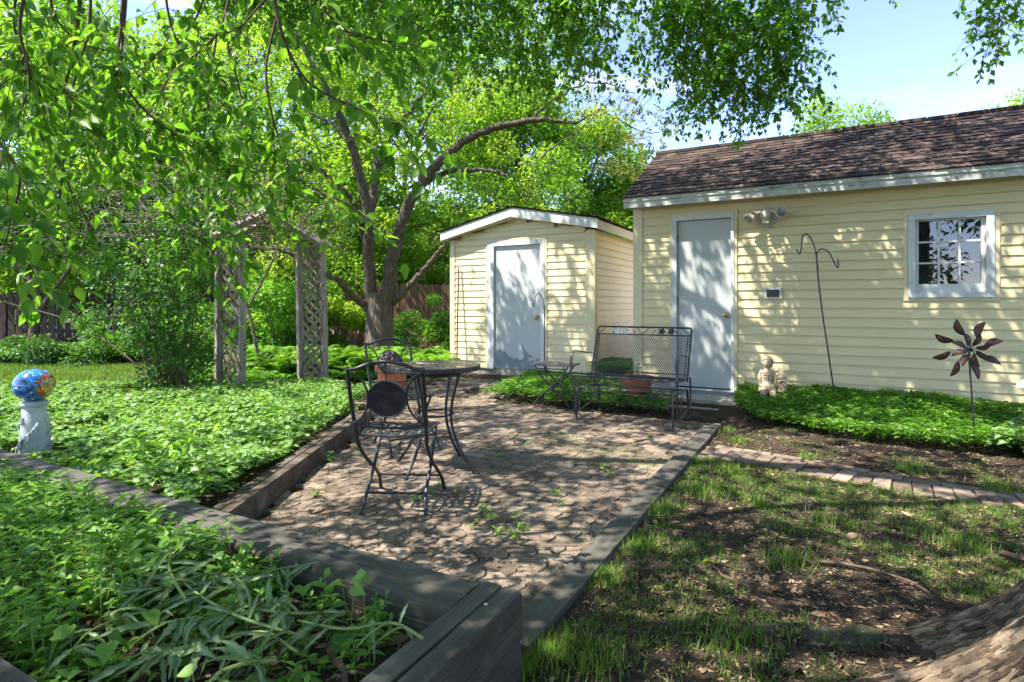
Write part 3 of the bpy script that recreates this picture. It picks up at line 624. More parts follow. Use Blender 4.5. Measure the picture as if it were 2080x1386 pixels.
def chair(name, loc, rz, label, mosaic_front=True):
    o = empty(name, loc, rz, label, 'chair', 'bistro chairs at the round table'); K = M['black']; r = .0095; W = .205
    # back posts run down through the crossing to the far feet
    for s in (-1, 1):
        mb = MB(); mb.tube(smooth_path([(s * W, -.085, .848), (s * W, -.035, .68), (s * (W - .006), .03, .50), (s * (W - .010), .075, .40), (s * (W - .012), .20, .295), (s * (W - .012), .36, .195), (s * (W - .006), .475, .115), (s * (W + .0), .525, .05), (s * (W + .004), .55, .004)], 5), r + .0015, 10)
        mb.lathe([(.017, 0), (.017, .006), (.011, .02)], (s * (W + .004), .55, 0), 12); mb.lathe([(.0, .868), (.011, .862), (.0135, .85), (.012, .836)], (s * W, -.086, 0), 12)
        mb.build('back_leg', K, o, smooth=True)
        mb = MB(); X = W - .034
        mb.tube(smooth_path([(s * X, .46, .455), (s * X, .40, .37), (s * X, .30, .25), (s * X, .17, .135), (s * (X + .006), .11, .075), (s * (X + .012), .085, .03), (s * (X + .014), .08, .004)], 5), r + .0005, 10)
        mb.lathe([(.017, 0), (.017, .006), (.011, .02)], (s * (X + .014), .08, 0), 12); mb.lathe([(0, 0), (.011, 0), (.011, .006), (0, .006)], (s * (X + .019), .285, .236), 8, axis=Matrix.Rotation(math.radians(90), 3, 'Y'))
        mb.build('front_leg', K, o, smooth=True)
    mb = MB(); mb.tube([(-W + .04, .145, .112), (W - .04, .145, .112)], .0075, 8); mb.build('stretcher', K, o, smooth=True)
    mb = MB(); mb.tube([(-W + .01, .47, .12), (W - .01, .47, .12)], .0075, 8); mb.build('stretcher', K, o, smooth=True)
    # back: arched top rail, dipping lower rail, curls and round medallion
    yb = lambda z: -.085 + (.885 - z) * .23
    mb = MB(); mb.tube(smooth_path([(-W, -.085, .848), (-W * .78, -.085, .853), (-W * .42, -.080, .880), (0, -.078, .892), (W * .42, -.080, .880), (W * .78, -.085, .853), (W, -.085, .848)], 5), r + .001, 10)
    mb.tube(smooth_path([(-W, .02, .535), (-W * .5, .022, .518), (0, .024, .512), (W * .5, .022, .518), (W, .02, .535)], 5), r * .8, 8)
    for s in (-1, 1):
        mb.tube(smooth_path([(s * W * .93, yb(.83), .83), (s * W * .66, yb(.80), .79), (s * W * .53, yb(.73), .725), (s * W * .55, yb(.65), .645), (s * W * .72, yb(.58), .58), (s * W * .96, yb(.54), .545)], 5), .006, 8)
    mb.tube([(0, yb(.89), .89), (0, yb(.80), .80)], .005, 6)
    mb.build('backrest_frame', K, o, smooth=True)
    tilt = Matrix.Rotation(math.radians(90 + 13), 3, 'X'); c = Vector((0, yb(.685), .685))
    mb = MB(); mb.lathe([(0, -.004), (.100, -.004), (.108, -.002), (.110, .006), (.104, .009), (.100, .006), (0, .006)], c, 40, axis=tilt); md = mb.build('medallion', K, o, smooth=30)
    if mosaic_front:
        q = MB(); q.lathe([(0, -.0075), (.095, -.0075), (.098, -.0045)], c, 40, axis=tilt); q.build('mosaic_face', M['chair_mosaic'], md)
    # seat: frame and woven flat straps
    mb = MB(); z0 = .452
    edge = lambda t: .012 * math.sin(t * math.pi)
    Y0, Y1, XW = .085, .475, .185
    cz = lambda x, y: z0 + .016 * ((x / XW) ** 2) * (1 if y > .2 else .6) + (.018 * max(0, (y - .42) / .055) ** 2 * -1)
    loop = [(-XW, Y0), (0, Y0 - .006), (XW, Y0), (XW + .006, (Y0 + Y1) / 2), (XW, Y1), (0, Y1 + .008), (-XW, Y1), (-XW - .006, (Y0 + Y1) / 2)]
    lp = [Vector((x, y, cz(x, y))) for x, y in loop]; lp2 = []
    for i in range(8):
        a, b_ = lp[i], lp[(i + 1) % 8]
        for j in range(5): lp2.append(a.lerp(b_, j / 5))
    mb.tube(lp2 + [lp2[0]], .0085, 8, cap=False); mb.build('seat_frame', K, o, smooth=True)
    mb = MB(); ns = 7
    for i in range(ns):
        x = -XW + .028 + (2 * XW - .056) * i / (ns - 1); pp = []
        for j in range(29):
            y = Y0 + (Y1 - Y0) * j / 28; pp.append((x, y, cz(x, y) + .004 * math.sin((j / 28 * ns + i) * math.pi)))
        mb.tube(pp, .0115, 6, flat=.16)
    for i in range(ns):
        y = Y0 + .028 + (Y1 - Y0 - .056) * i / (ns - 1); pp = []
        for j in range(29):
            x = -XW + 2 * XW * j / 28; pp.append((x, y, cz(x, y) - .004 * math.sin((j / 28 * ns + i) * math.pi)))
        mb.tube(pp, .0115, 6, flat=.16)
    # flat=.16 squashes the tube's second axis: make straps lie flat
    mb.build('seat', K, o, smooth=True)
    return o
chair('garden_chair', (-.675, 3.13, 0), -.06, 'black wrought iron chair nearest the camera, seen from its plain round back')
chair('garden_chair', (-1.06, 5.00, .0), -math.atan2(.50, -.78), 'black iron chair behind the table with a mosaic medallion facing the camera')

tb = empty('bistro_table', (-.565, 4.17, 0), .3, 'round bistro table with stone mosaic top and curved black legs', 'table')
mb = MB(); mb.lathe([(.30, .722), (.328, .722), (.333, .728), (.333, .752), (.328, .757), (.320, .757), (.320, .752), (0, .752), (0, .722)], n=64); top = mb.build('table_top', M['iron'], tb, smooth=30)
mb = MB(); mb.lathe([(.3195, .753), (.3195, .7575), (0, .7585)], n=64); mb.build('mosaic_surface', M['stone_mosaic'], top)
for k in range(4):
    a = math.radians(45 + 90 * k); e = Vector((math.cos(a), math.sin(a), 0)); s_ = Vector((-e.y, e.x, 0)) * .0
    mb = MB(); mb.tube(smooth_path([e * .215 + Vector((0, 0, .722)), e * .185 + Vector((0, 0, .62)), e * .145 + Vector((0, 0, .46)), e * .15 + Vector((0, 0, .32)), e * .22 + Vector((0, 0, .16)), e * .31 + Vector((0, 0, .04)), e * .335 + Vector((0, 0, .004))], 6), .0105, 10)
    mb.lathe([(.017, 0), (.017, .006), (.011, .018)], e * .335, 12); mb.build('leg', M['black'], tb, smooth=True)
for z, q_ in ((.40, .142), (.70, .205)): mb = MB(); mb.tube(arc((0, 0, z), q_, 0, 360, 40, (1, 0, 0), (0, 1, 0)), .007, 8, cap=False); mb.build('ring_brace', M['black'], tb, smooth=True)

# mesh glider bench, local x along the seat, y towards the garage
gb = empty('glider_bench', (.66, 5.84, 0), RZ, 'black wire mesh glider bench with vine leaf ornaments in front of the garage door', 'bench')
BW = .98; K = M['iron']
def diamond(mb, o0, ax, ay, w, h, sx=.021, sy=.034, r=.0016, bulge=None):
    o0, ax, ay = Vector(o0), Vector(ax), Vector(ay); n = int((w + h * sx / sy) / sx) + 2
    nrm_ = ax.cross(ay).normalized()
    for sgn in (1, -1):
        for i in range(-int(h / sy) - 2, n + int(h / sy) + 2):
            x0 = i * sx; pa = []
            ts = [0, .25, .5, .75, 1]
            # clip x in [0,w]
            k = sgn * sx / sy; ta, tb_ = 0.0, h
            if k > 0: ta = max(ta, (0 - x0) / k); tb_ = min(tb_, (w - x0) / k)
            else: ta = max(ta, (w - x0) / k); tb_ = min(tb_, (0 - x0) / k)
            if tb_ - ta < .01: continue
            nseg = 3 if bulge else 1
            for j in range(nseg + 1):
                t = ta + (tb_ - ta) * j / nseg; p = o0 + ax * (x0 + k * t) + ay * t
                if bulge: p = p + nrm_ * bulge(t / h)
                pa.append(p)
            mb.tube(pa, r, 3, cap=False)
# fixed base
for x in (0, BW):
    mb = MB(); mb.tube(smooth_path([(x, 0, .004), (x, .0, .20), (x, .012, .285), (x, .06, .315), (x, .30, .318), (x, .56, .315), (x, .64, .29), (x, .675, .18), (x, .70, .004)], 5), .0105, 10)
    mb.lathe([(.024, 0), (.022, .010), (.012, .03)], (x, 0, 0), 14); mb.lathe([(.024, 0), (.022, .010), (.012, .03)], (x, .70, 0), 14); mb.build('base_leg', K, gb, smooth=True)
mb = MB()
for (y, z) in ((.035, .305), (.62, .30), (.655, .10)): mb.tube([(0, y, z), (BW, y, z)], .0085, 8)
mb.build('base_rail', K, gb, smooth=True)
# swinging carriage hangers
for x in (-.035, BW + .035):
    mb = MB(); mb.tube(smooth_path([(x, .02, .46), (x, .02, .30), (x, .03, .12), (x, .07, .075), (x, .30, .10), (x, .52, .12), (x, .60, .16), (x, .63, .28), (x, .60, .44)], 5), .009, 8)
    mb.tube([(x, .20, .31), (x, .16, .10)], .006, 8); mb.tube([(x, .45, .31), (x, .50, .12)], .006, 8); mb.build('hanger', K, gb, smooth=True)
sf = MB(); zf, zb, yf, ybk = .475, .435, -.035, .50
sf.tube([(-.03, yf, zf), (BW + .03, yf, zf)], .0095, 8); sf.tube([(-.03, ybk, zb), (BW + .03, ybk, zb)], .0085, 8)
for x in (-.03, BW + .03): sf.tube([(x, yf, zf), (x, .2, zb + .015), (x, ybk, zb)], .0085, 8)
sf.tube([(-.03, yf, zf), (-.03, yf - .005, zf - .115), (BW + .03, yf - .005, zf - .115), (BW + .03, yf, zf)], .007, 8)
sf.tube([(BW * .5, yf, zf), (BW * .5, yf - .005, zf - .115)], .005, 6)
sf.build('seat_frame', K, gb, smooth=True)
mb = MB(); diamond(mb, (-.025, yf, zf), (1, 0, 0), Vector((0, ybk - yf, zb - zf)).normalized(), BW + .05, .535, r=.0020, bulge=lambda t: -.018 * math.sin(math.pi * t))
diamond(mb, (-.025, yf - .005, zf - .115), (1, 0, 0), (0, .04, 1), BW + .05, .115, r=.0022)
mb.build('seat_mesh', K, gb)
bt = Vector((0, .24, .54)).normalized(); B0 = Vector((0, .50, .43)); bh = .565
bp = lambda x, t: B0 + Vector((x, 0, 0)) + bt * t
mb = MB(); xl, xr = -.028, BW + .028
mb.tube([bp(xl, -.02), bp(xl, bh - .04)] + [bp(xl + .03 * (1 - math.cos(math.radians(a))), bh - .03 + .03 * math.sin(math.radians(a))) for a in (0, 30, 60, 90)] + [bp(xr - .03 * (1 - math.cos(math.radians(a))), bh - .03 + .03 * math.sin(math.radians(a))) for a in (90, 60, 30, 0)] + [bp(xr, bh - .04), bp(xr, -.02)], .0105, 10)
mb.tube([bp(xl, bh - .088), bp(xr, bh - .088)], .0075, 8); mb.tube([bp(xl + .03, .0), bp(xl + .03, bh - .09)], .006, 6); mb.tube([bp(xr - .03, .0), bp(xr - .03, bh - .09)], .006, 6); mb.tube([bp(xl, .05), bp(xr, .05)], .006, 6)
mb.tube([bp(BW * .5, bh - .088), bp(BW * .5 + .07, bh)], .0045, 6); mb.tube([bp(BW * .5, bh - .088), bp(BW * .5 - .07, bh)], .0045, 6)
mb.tube([bp(xl + .02, bh - .08), bp(xl + .10, bh)], .0045, 6); mb.tube([bp(xr - .02, bh - .08), bp(xr - .10, bh)], .0045, 6)
for cx, s in ((.16, 1), (.40, -1), (.60, 1), (.87, -1)):
    mb.tube([bp(cx + s * .02 * math.cos(math.radians(a)) * (1 + .002 * a), bh - .045 + .02 * math.sin(math.radians(a))) for a in range(-150, 120, 30)], .0035, 6)
back = mb.build('back_frame', K, gb, smooth=True)
mb = MB(); diamond(mb, bp(xl + .01, .0), (1, 0, 0), bt, BW + .036, bh - .09, r=.0020, bulge=lambda t: .02 * math.sin(math.pi * t)); mb.build('back_mesh', K, gb)
M['chipped'] = pm('chipped_white_ornament', [(.35, (.10, .10, .10)), (.5, (.62, .62, .60))], 60, .6, .3, 120)
for cx, mt in ((.205, M['chipped']), (.295, M['chipped']), (.70, M['black']), (.80, M['black'])):
    q = MB(); n = 15; pl = []
    for i in range(n * 2):
        a = math.pi * 2 * i / (n * 2); rr = .040 * (1 + .28 * math.cos(5 * a)) * (1 + .10 * math.cos(15 * a))
        pl.append((cx + rr * math.cos(a) * .92, rr * math.sin(a) * .9))
    c0 = [bp(x, bh - .045 + z) + Vector((0, -.010, 0)) for x, z in pl]; c1 = [p + Vector((0, .006, 0)) for p in c0]; q._add(c0 + c1, [tuple(range(n * 2)), tuple(range(4 * n - 1, 2 * n - 1, -1))] + [(i, (i + 1) % (2 * n), (i + 1) % (2 * n) + 2 * n, i + 2 * n) for i in range(2 * n)])
    q.build('leaf_ornament', mt, back)
for x in (-.045, BW + .045):
    mb = MB(); pp = smooth_path([(x, .56, .66), (x, .40, .675), (x, .20, .70), (x, .05, .712), (x, -.02, .68), (x, -.035, .58), (x, -.03, .47)], 6); n = len(pp)
    mb.tube(pp, [.017 if 3 < i < n - 6 else .011 for i in range(n)], 8, flat=.45); mb.build('armrest', K, gb, smooth=True)

# folding side table
st = empty('side_table', (.50, 6.62, .03), RZ + .12, 'small folding side table with grey top left of the glider bench', 'table')
M['tabletop'] = pm('weathered_tabletop', [(.3, (.10, .085, .075)), (.7, (.24, .21, .19))], 9, .6, .3, 60)
mb = MB(); mb.bx((-.24, -.16, .462), (.26, .16, .486), bev=.008); mb.build('table_top', M['tabletop'], st)
for y in (-.14, .14):
    for s in (-1, 1):
        mb = MB(); mb.tube(smooth_path([(s * .20, y, .462), (s * .11, y, .33), (0 * s, y, .22), (-s * .14, y, .10), (-s * .21, y, .006)], 4), .010, 8); mb.build('leg', K, st, smooth=True)
for x in (-.20, .20):
    mb = MB(); mb.tube([(x, -.14, .02), (x, .14, .02)], .007, 8); mb.build('stretcher', K, st, smooth=True)
mb = MB(); mb.tube(smooth_path([(-.11, .0, .46), (-.10, 0, .28), (-.06, 0, .235), (.06, 0, .235), (.10, 0, .28), (.11, 0, .46)], 4), .007, 8); mb.tube([(-.16, -.1, .425), (.16, -.1, .425)], .006, 6); mb.build('cross_brace', K, st, smooth=True)

# terracotta pots
def pot(name, loc, r, h, label, foot=False):
    o = empty(name, loc, 0, label, 'pot'); mb = MB()
    if foot: prof = [(0, 0), (r * .42, 0), (r * .44, .02), (r * .30, .05), (r * .45, .07), (r * .86, h * .55), (r * .93, h * .80), (r * .93, h * .82), (r * 1.02, h * .83), (r * 1.03, h), (r * .95, h), (r * .90, h * .9), (0, h * .88)]
    else: prof = [(0, 0), (r * .66, 0), (r * .68, .01), (r * .80, h * .45), (r * .83, h * .47), (r * .82, h * .5), (r * .90, h * .79), (r * .91, h * .80), (r * 1.0, h * .81), (r * 1.02, h * .84), (r * 1.02, h * .98), (r, h), (r * .93, h), (r * .90, h * .9), (0, h * .88)]
    mb.lathe(prof, n=40); b_ = mb.build('planter', M['terra'], o, smooth=35)
    mb = MB(); mb.lathe([(r * .905, h * .885), (r * .5, h * .90), (0, h * .905)], n=24); mb.build('potting_soil', M['soil'], o, smooth=True)
    return o
pot('terracotta_pot', (-1.55, 7.35, .04), .215, .37, 'large terracotta pot on the ground behind the bistro chairs')
pb = pot('terracotta_pot', (1.43, 6.55, .105), .195, .265, 'shallow terracotta bowl with a small geranium behind the glider bench', True)
ge = LV(); mb = MB()
for a in range(9):
    an = random.uniform(0, 6.28); rr = random.uniform(.02, .11); hh = random.uniform(.05, .20); b0 = Vector((rr * .4 * math.cos(an), rr * .4 * math.sin(an), .22)); b1 = Vector((rr * math.cos(an), rr * math.sin(an), .22 + hh))
    mb.tube([b0, b0.lerp(b1, .5) + Vector((0, 0, .02)), b1], .0028, 5); ge.add(np.array([b1]), np.array([[math.cos(an), math.sin(an), -.2]]), np.array([[0, 0, 1.]]), np.array([random.uniform(.05, .08)]), np.array([1.0]), np.array([random.uniform(.2, .8)]))
pl_ = empty('geranium', pb.location, 0, 'young geranium growing in the terracotta bowl', 'plant'); mb.build('stem', M['stem'], pl_, smooth=True); ge.build('foliage', T_HRT, M['weed'], pl_)

# ------------------------------------------------------------------ ornaments
gp = empty('ball_pedestal', (-3.42, 4.07, .09), 0, 'pale blue concrete pedestal with raised vine relief', 'pedestal')
M['pedestal'] = pm('pale_cast_concrete', [(.3, (.40, .46, .47)), (.7, (.56, .61, .61))], 9, .8, .4, 50, dirt=(14, .52, .7, (.30, .36, .37)))
mb = MB(); mb.lathe([(.100, 0), (.097, .04), (.086, .14), (.078, .25), (.071, .35), (.069, .375), (.079, .385), (.083, .40), (.081, .415), (.06, .418), (0, .418)], n=40); mb.build('column', M['pedestal'], gp, smooth=35)
mb = MB()
for k in range(7):
    a0 = k * .9; pts = [Vector(((.101 - .080 * t) * math.cos(a0 + 1.2 * math.sin(t * 9 + k)), (.101 - .080 * t) * math.sin(a0 + 1.2 * math.sin(t * 9 + k)), .02 + t * .9)) for t in np.linspace(0, .32, 10)]
    mb.tube(pts, .005, 6)
    for t in np.linspace(.02, .30, 7):
        a = a0 + 1.2 * math.sin(t * 9 + k) + .25 * (-1) ** int(t * 40); rr = .102 - .080 * t; c = Vector((rr * math.cos(a), rr * math.sin(a), .02 + t * .9)); e = Vector((math.cos(a), math.sin(a), .1)); s_ = Vector((-e.y, e.x, 0)); up = Vector((0, 0, 1))
        pl = [(c + s_ * (.017 * math.cos(q)) + up * (.026 * math.sin(q)) + e * .006) for q in np.linspace(0, 6.28, 8, endpoint=False)]; n0 = [c - e * .004 + s_ * (.02 * math.cos(q)) + up * (.03 * math.sin(q)) for q in np.linspace(0, 6.28, 8, endpoint=False)]
        mb._add(pl + n0, [tuple(range(8))] + [(i, (i + 1) % 8, (i + 1) % 8 + 8, i + 8) for i in range(8)])
mb.build('vine_relief', M['pedestal'], gp, smooth=True)
m, nt, b, out = nodes('mosaic_glass_ball'); L = nt.links
tcn = nt.nodes.new('ShaderNodeTexCoord'); vo = nt.nodes.new('ShaderNodeTexVoronoi'); vo.inputs['Scale'].default_value = 46; ve = nt.nodes.new('ShaderNodeTexVoronoi'); ve.feature = 'DISTANCE_TO_EDGE'; ve.inputs['Scale'].default_value = 46
for q in (vo, ve): L.new(tcn.outputs['Object'], q.inputs['Vector'])
spc = nt.nodes.new('ShaderNodeSeparateColor'); L.new(vo.outputs['Color'], spc.inputs[0])
blue = ramp(nt, [(0, (.01, .10, .42)), (.35, (.02, .20, .62)), (.7, (.06, .34, .75)), (.94, (.45, .62, .75))], spc.outputs[0]); blue.color_ramp.interpolation = 'CONSTANT'
yel = ramp(nt, [(0, (.55, .42, .05)), (.4, (.70, .60, .14)), (.8, (.30, .24, .05))], spc.outputs[1]); yel.color_ramp.interpolation = 'CONSTANT'
org = ramp(nt, [(0, (.62, .13, .01)), (.5, (.75, .28, .03)), (.85, (.45, .06, .01))], spc.outputs[2]); org.color_ramp.interpolation = 'CONSTANT'
# sun motif: centre direction, rays by angle
vm = nt.nodes.new('ShaderNodeVectorMath'); vm.operation = 'NORMALIZE'; L.new(vo.outputs['Position'], vm.inputs[0])
dt = nt.nodes.new('ShaderNodeVectorMath'); dt.operation = 'DOT_PRODUCT'; cdir = Vector((.95, .12, -.08)).normalized(); dt.inputs[1].default_value = cdir; L.new(vm.outputs[0], dt.inputs[0])
ex_ = Vector((0, 0, 1)).cross(cdir).normalized(); ey_ = cdir.cross(ex_)
dx = nt.nodes.new('ShaderNodeVectorMath'); dx.operation = 'DOT_PRODUCT'; dx.inputs[1].default_value = ex_; L.new(vm.outputs[0], dx.inputs[0])
dy = nt.nodes.new('ShaderNodeVectorMath'); dy.operation = 'DOT_PRODUCT'; dy.inputs[1].default_value = ey_; L.new(vm.outputs[0], dy.inputs[0])
at2 = nt.nodes.new('ShaderNodeMath'); at2.operation = 'ARCTAN2'; L.new(dx.outputs['Value'], at2.inputs[0]); L.new(dy.outputs['Value'], at2.inputs[1])
m8 = nt.nodes.new('ShaderNodeMath'); m8.operation = 'MULTIPLY'; m8.inputs[1].default_value = 11; L.new(at2.outputs[0], m8.inputs[0]); cs = nt.nodes.new('ShaderNodeMath'); cs.operation = 'COSINE'; L.new(m8.outputs[0], cs.inputs[0])
ma = nt.nodes.new('ShaderNodeMath'); ma.operation = 'MULTIPLY_ADD'; ma.inputs[1].default_value = .09; L.new(cs.outputs[0], ma.inputs[0]); L.new(dt.outputs['Value'], ma.inputs[2])
g1 = nt.nodes.new('ShaderNodeMath'); g1.operation = 'GREATER_THAN'; g1.inputs[1].default_value = .66; L.new(ma.outputs[0], g1.inputs[0])
g2 = nt.nodes.new('ShaderNodeMath'); g2.operation = 'GREATER_THAN'; g2.inputs[1].default_value = .84; L.new(dt.outputs['Value'], g2.inputs[0])
x1 = nt.nodes.new('ShaderNodeMix'); x1.data_type = 'RGBA'; L.new(g1.outputs[0], x1.inputs[0]); L.new(blue.outputs[0], x1.inputs[6]); L.new(org.outputs[0], x1.inputs[7])
x2 = nt.nodes.new('ShaderNodeMix'); x2.data_type = 'RGBA'; L.new(g2.outputs[0], x2.inputs[0]); L.new(x1.outputs[2], x2.inputs[6]); L.new(yel.outputs[0], x2.inputs[7])
gr = ramp(nt, [(.03, (0, 0, 0)), (.09, (1, 1, 1))], ve.outputs['Distance']); x3 = nt.nodes.new('ShaderNodeMix'); x3.data_type = 'RGBA'; x3.inputs[6].default_value = (.03, .035, .04, 1); L.new(gr.outputs[0], x3.inputs[0]); L.new(x2.outputs[2], x3.inputs[7])
L.new(x3.outputs[2], b.inputs['Base Color']); b.inputs['Roughness'].default_value = .16; b.inputs['Coat Weight'].default_value = .8; b.inputs['Coat Roughness'].default_value = .06
bpn = nt.nodes.new('ShaderNodeBump'); bpn.inputs['Strength'].default_value = .6; bpn.inputs['Distance'].default_value = .003; L.new(gr.outputs[0], bpn.inputs['Height']); L.new(bpn.outputs[0], b.inputs['Normal'])
mb = MB(); mb.lathe([(0.0, -.116)] + [(.124 * math.cos(math.radians(a)), .116 * math.sin(math.radians(a))) for a in range(-84, 90, 6)] + [(0, .116)], n=48)
o = mb.build('gazing_ball', m, None, smooth=True); o.location = (-3.42, 4.07, .622); tag(o, 'blue mosaic glass ball with an orange and yellow sun on a pedestal', 'gazing ball')

# shepherd hooks
def hook_pole(name, loc, label, pts_list, r, lean=(0, 0)):
    o = empty(name, loc, RZ, label, 'plant hook'); o.rotation_euler = (0, 0, RZ)
    for nm, pts, rr in pts_list:
        mb = MB(); mb.tube(smooth_path(pts, 7), rr, 8); mb.build(nm, M['black'], o, smooth=True)
    return o
b0 = P(1696, 812, 5.85); b0.z = .10
lt = P(1650, 560, 5.85); tp = P(1660, 520, 5.85)
def loc_(o0, px, py, Y):
    w = P(px, py, Y) - Vector((o0.x, o0.y, 0)); return (w.x * UX[0] + w.y * UX[1], 0.0 + (w.x * VX[0] + w.y * VX[1]), w.z)
def S(px, py):   # on the vertical plane through the hook, parallel to the garage wall
    a = (px - 1040) / F; t = (a * b0.y - b0.x) / (UX[0] - a * UX[1]); Y = b0.y + t * UX[1]; return (t, 0, EYE - (py - HZ) / F * Y)
hook_pole('shepherd_hook', (b0.x, b0.y, 0), 'tall leaning double shepherd hook in front of the garage wall', [
    ('pole', [(.015, 0, -.05), S(1696, 812), S(1683, 720), S(1671, 640), S(1662, 565), S(1659, 530)], .0075),
    ('hook', [S(1661, 550), S(1657, 515), S(1651, 493), S(1640, 476), S(1631, 480), S(1628, 497), S(1627, 508), S(1624, 516), S(1618, 506)], .0065),
    ('hook', [S(1662, 548), S(1659, 525), S(1661, 511), S(1671, 506), S(1684, 513), S(1693, 530), S(1700, 543), S(1703, 541), S(1702, 527)], .0065)], .008)
b0 = Vector((.50, 8.05, 0))
hook_pole('shepherd_hook', (b0.x, b0.y, 0), 'short single shepherd hook in front of the shed door', [
    ('pole', [(0, 0, -.05), S(1106, 740), S(1106, 680), S(1106, 640), S(1105, 622)], .0065),
    ('hook', [S(1105, 630), S(1104, 612), S(1099, 600), S(1093, 597), S(1088, 602), S(1086, 614), S(1083, 623), S(1081, 616)], .006)], .007)
rd = empty('wooden_pole', (-.98 + .16 * UX[0] - .10 * VX[0], 9.2857 + .16 * UX[1] - .10 * VX[1], .05), RZ, 'thin brown wooden pole leaning on the left of the shed front', 'pole')
mb = MB(); mb.tube([(0.055, -.08, 0), (.03, -.02, .9), (.01, .045, 1.72)], .013, 10); mb.build('rod', M['fence'], rd, smooth=True)
mb = MB(); mb.lathe([(.014, 1.70), (.0145, 1.73), (.010, 1.745), (0, 1.747)], (.0098, .0445, 0), 10); mb.build('end_cap', M['terra'], rd, smooth=True)

# pinwheel garden spinner
sp = empty('garden_spinner', (3.80, 4.73, 0), RZ * .6, 'copper and black metal leaf spinner on a stake by the garage wall', 'garden spinner')
M['copper'] = pm('painted_copper', [(.3, (.045, .02, .014)), (.55, (.15, .050, .030)), (.75, (.30, .13, .085))], 24, .38, .2, 60, metal=.3)
mb = MB(); mb.tube([(.045, 0, -.05), (.02, 0, .45), (0, 0, .80)], .0075, 8); mb.build('stake', M['black'], sp, smooth=True)
mb = MB(); mb.lathe([(0, -.05), (.016, -.045), (.018, -.01), (.012, .01), (.012, .04)], (0, 0, .822), 16, axis=Matrix.Rotation(math.radians(90), 3, 'X') @ Matrix.Rotation(math.pi, 3, 'X')); mb.build('hub', M['black'], sp, smooth=True)
def blade(ang, r0, r1, w, y, curve, twist):
    n = 10; vs = []; vi = []; rows = 5
    ca, sa = math.cos(ang), math.sin(ang)
    mb = MB(); mi_ = MB(); grid = []
    for i in range(n + 1):
        t = i / n; rr = r0 + (r1 - r0) * t; wd = w * math.sin(math.pi * t ** .8) ** .8 + .002; off = curve * math.sin(math.pi * t) * .5 + curve * t * t * .5
        row = []
        for j in range(rows):
            s = (j / (rows - 1) - .5) * wd + off; yy = y + twist * (j / (rows - 1) - .5) * wd + .35 * wd * ((j / (rows - 1) - .5) ** 2) * 4 * .3
            row.append(Vector((rr * ca - s * sa, yy, .822 + rr * sa + s * ca)))
        grid.append(row)
    for dy_, flip in ((0, 0), (.0025, 1)):
        vs = [p + Vector((0, dy_, 0)) for row in grid for p in row]
        mb._add(vs, [(i * rows + j, i * rows + j + 1, (i + 1) * rows + j + 1, (i + 1) * rows + j) for i in range(n) for j in range(rows - 1)])
    mb.tube([Vector((.012 * ca, y * .5, .822 + .012 * sa)), grid[0][2], grid[1][2]], .003, 6)
    bl = mb.build('blade', M['black'], sp, smooth=True, fix=False)
    vs = []
    for row, k in ((grid[2 + i], i) for i in range(n - 3)):
        c = row[2]; vs += [c + (row[0] - c) * .55, c, c + (row[4] - c) * .55]
    vs = [p - Vector((0, .0025, 0)) for p in vs]
    mi_._add(vs, [(i * 3 + j, i * 3 + j + 1, (i + 1) * 3 + j + 1, (i + 1) * 3 + j) for i in range(n - 4) for j in range(2)]); mi_.build('copper_inlay', M['copper'], bl, smooth=True, fix=False)
for k in range(8): blade(math.radians(12 + 45 * k), .115, .262, .056, .02, .045, .35)
for k in range(8): blade(math.radians(30 + 45 * k), .03, .150, .044, -.05, -.045, -.35)

# white mushroom ornament at the right edge
mu = empty('mushroom_ornament', (3.98, 4.33, .1), 0, 'white toadstool ornament at the far right in the ground cover', 'ornament')
mb = MB(); mb.lathe([(.03, 0), (.026, .2), (.028, .46)], n=16); mb.build('stalk', M['statue'], mu, smooth=True)
mb = MB(); mb.lathe([(.02, .455), (.085, .452), (.108, .462), (.102, .49), (.075, .525), (.035, .545), (0, .55)], n=28); mb.build('cap', M['ivory'], mu, smooth=True)
mb = MB(); mb.lathe([(.045, .543), (.03, .55), (0, .5535)], (.0, 0, .0), 16); mb.build('cap_spot', M['copper'], mu, smooth=True)

# stone girl with a water pump
def skin_obj(name, verts, edges, radii, mat, parent, sub=2, root=0):
    me = bpy.data.meshes.new(name); me.from_pydata(verts, edges, []); o = bpy.data.objects.new(name, me); link(o, None)
    s = o.modifiers.new('s', 'SKIN'); s.use_smooth_shade = True
    for i, r_ in enumerate(radii):
        d = me.skin_vertices[0].data[i]; d.radius = r_ if isinstance(r_, tuple) else (r_, r_); d.use_root = (i == root)
    u = o.modifiers.new('u', 'SUBSURF'); u.levels = u.render_levels = sub
    dg = bpy.context.evaluated_depsgraph_get(); nm = bpy.data.meshes.new_from_object(o.evaluated_get(dg)); sc.collection.objects.unlink(o); bpy.data.objects.remove(o)
    return nm
sx, sy = G0[0] + 1.56 * UX[0] - .30 * VX[0], G0[1] + 1.56 * UX[1] - .30 * VX[1]
sg = empty('garden_statue', (sx, sy, .085), RZ * .7, 'weathered stone statue of a seated girl beside a small hand pump', 'statue')
V_ = [(0, .0, .20), (0, 0, .28), (0, 0, .345), (0, 0, .39), (0, 0, .425), (-.062, 0, .375), (-.082, -.01, .30), (-.075, -.035, .235), (-.025, -.085, .215), (.062, 0, .375), (.082, -.01, .30), (.070, -.035, .235), (.02, -.09, .21), (-.04, -.06, .175), (-.045, -.15, .17), (-.05, -.165, .06), (-.05, -.20, .01), (.04, -.06, .175), (.045, -.15, .17), (.05, -.165, .06), (.05, -.20, .01)]
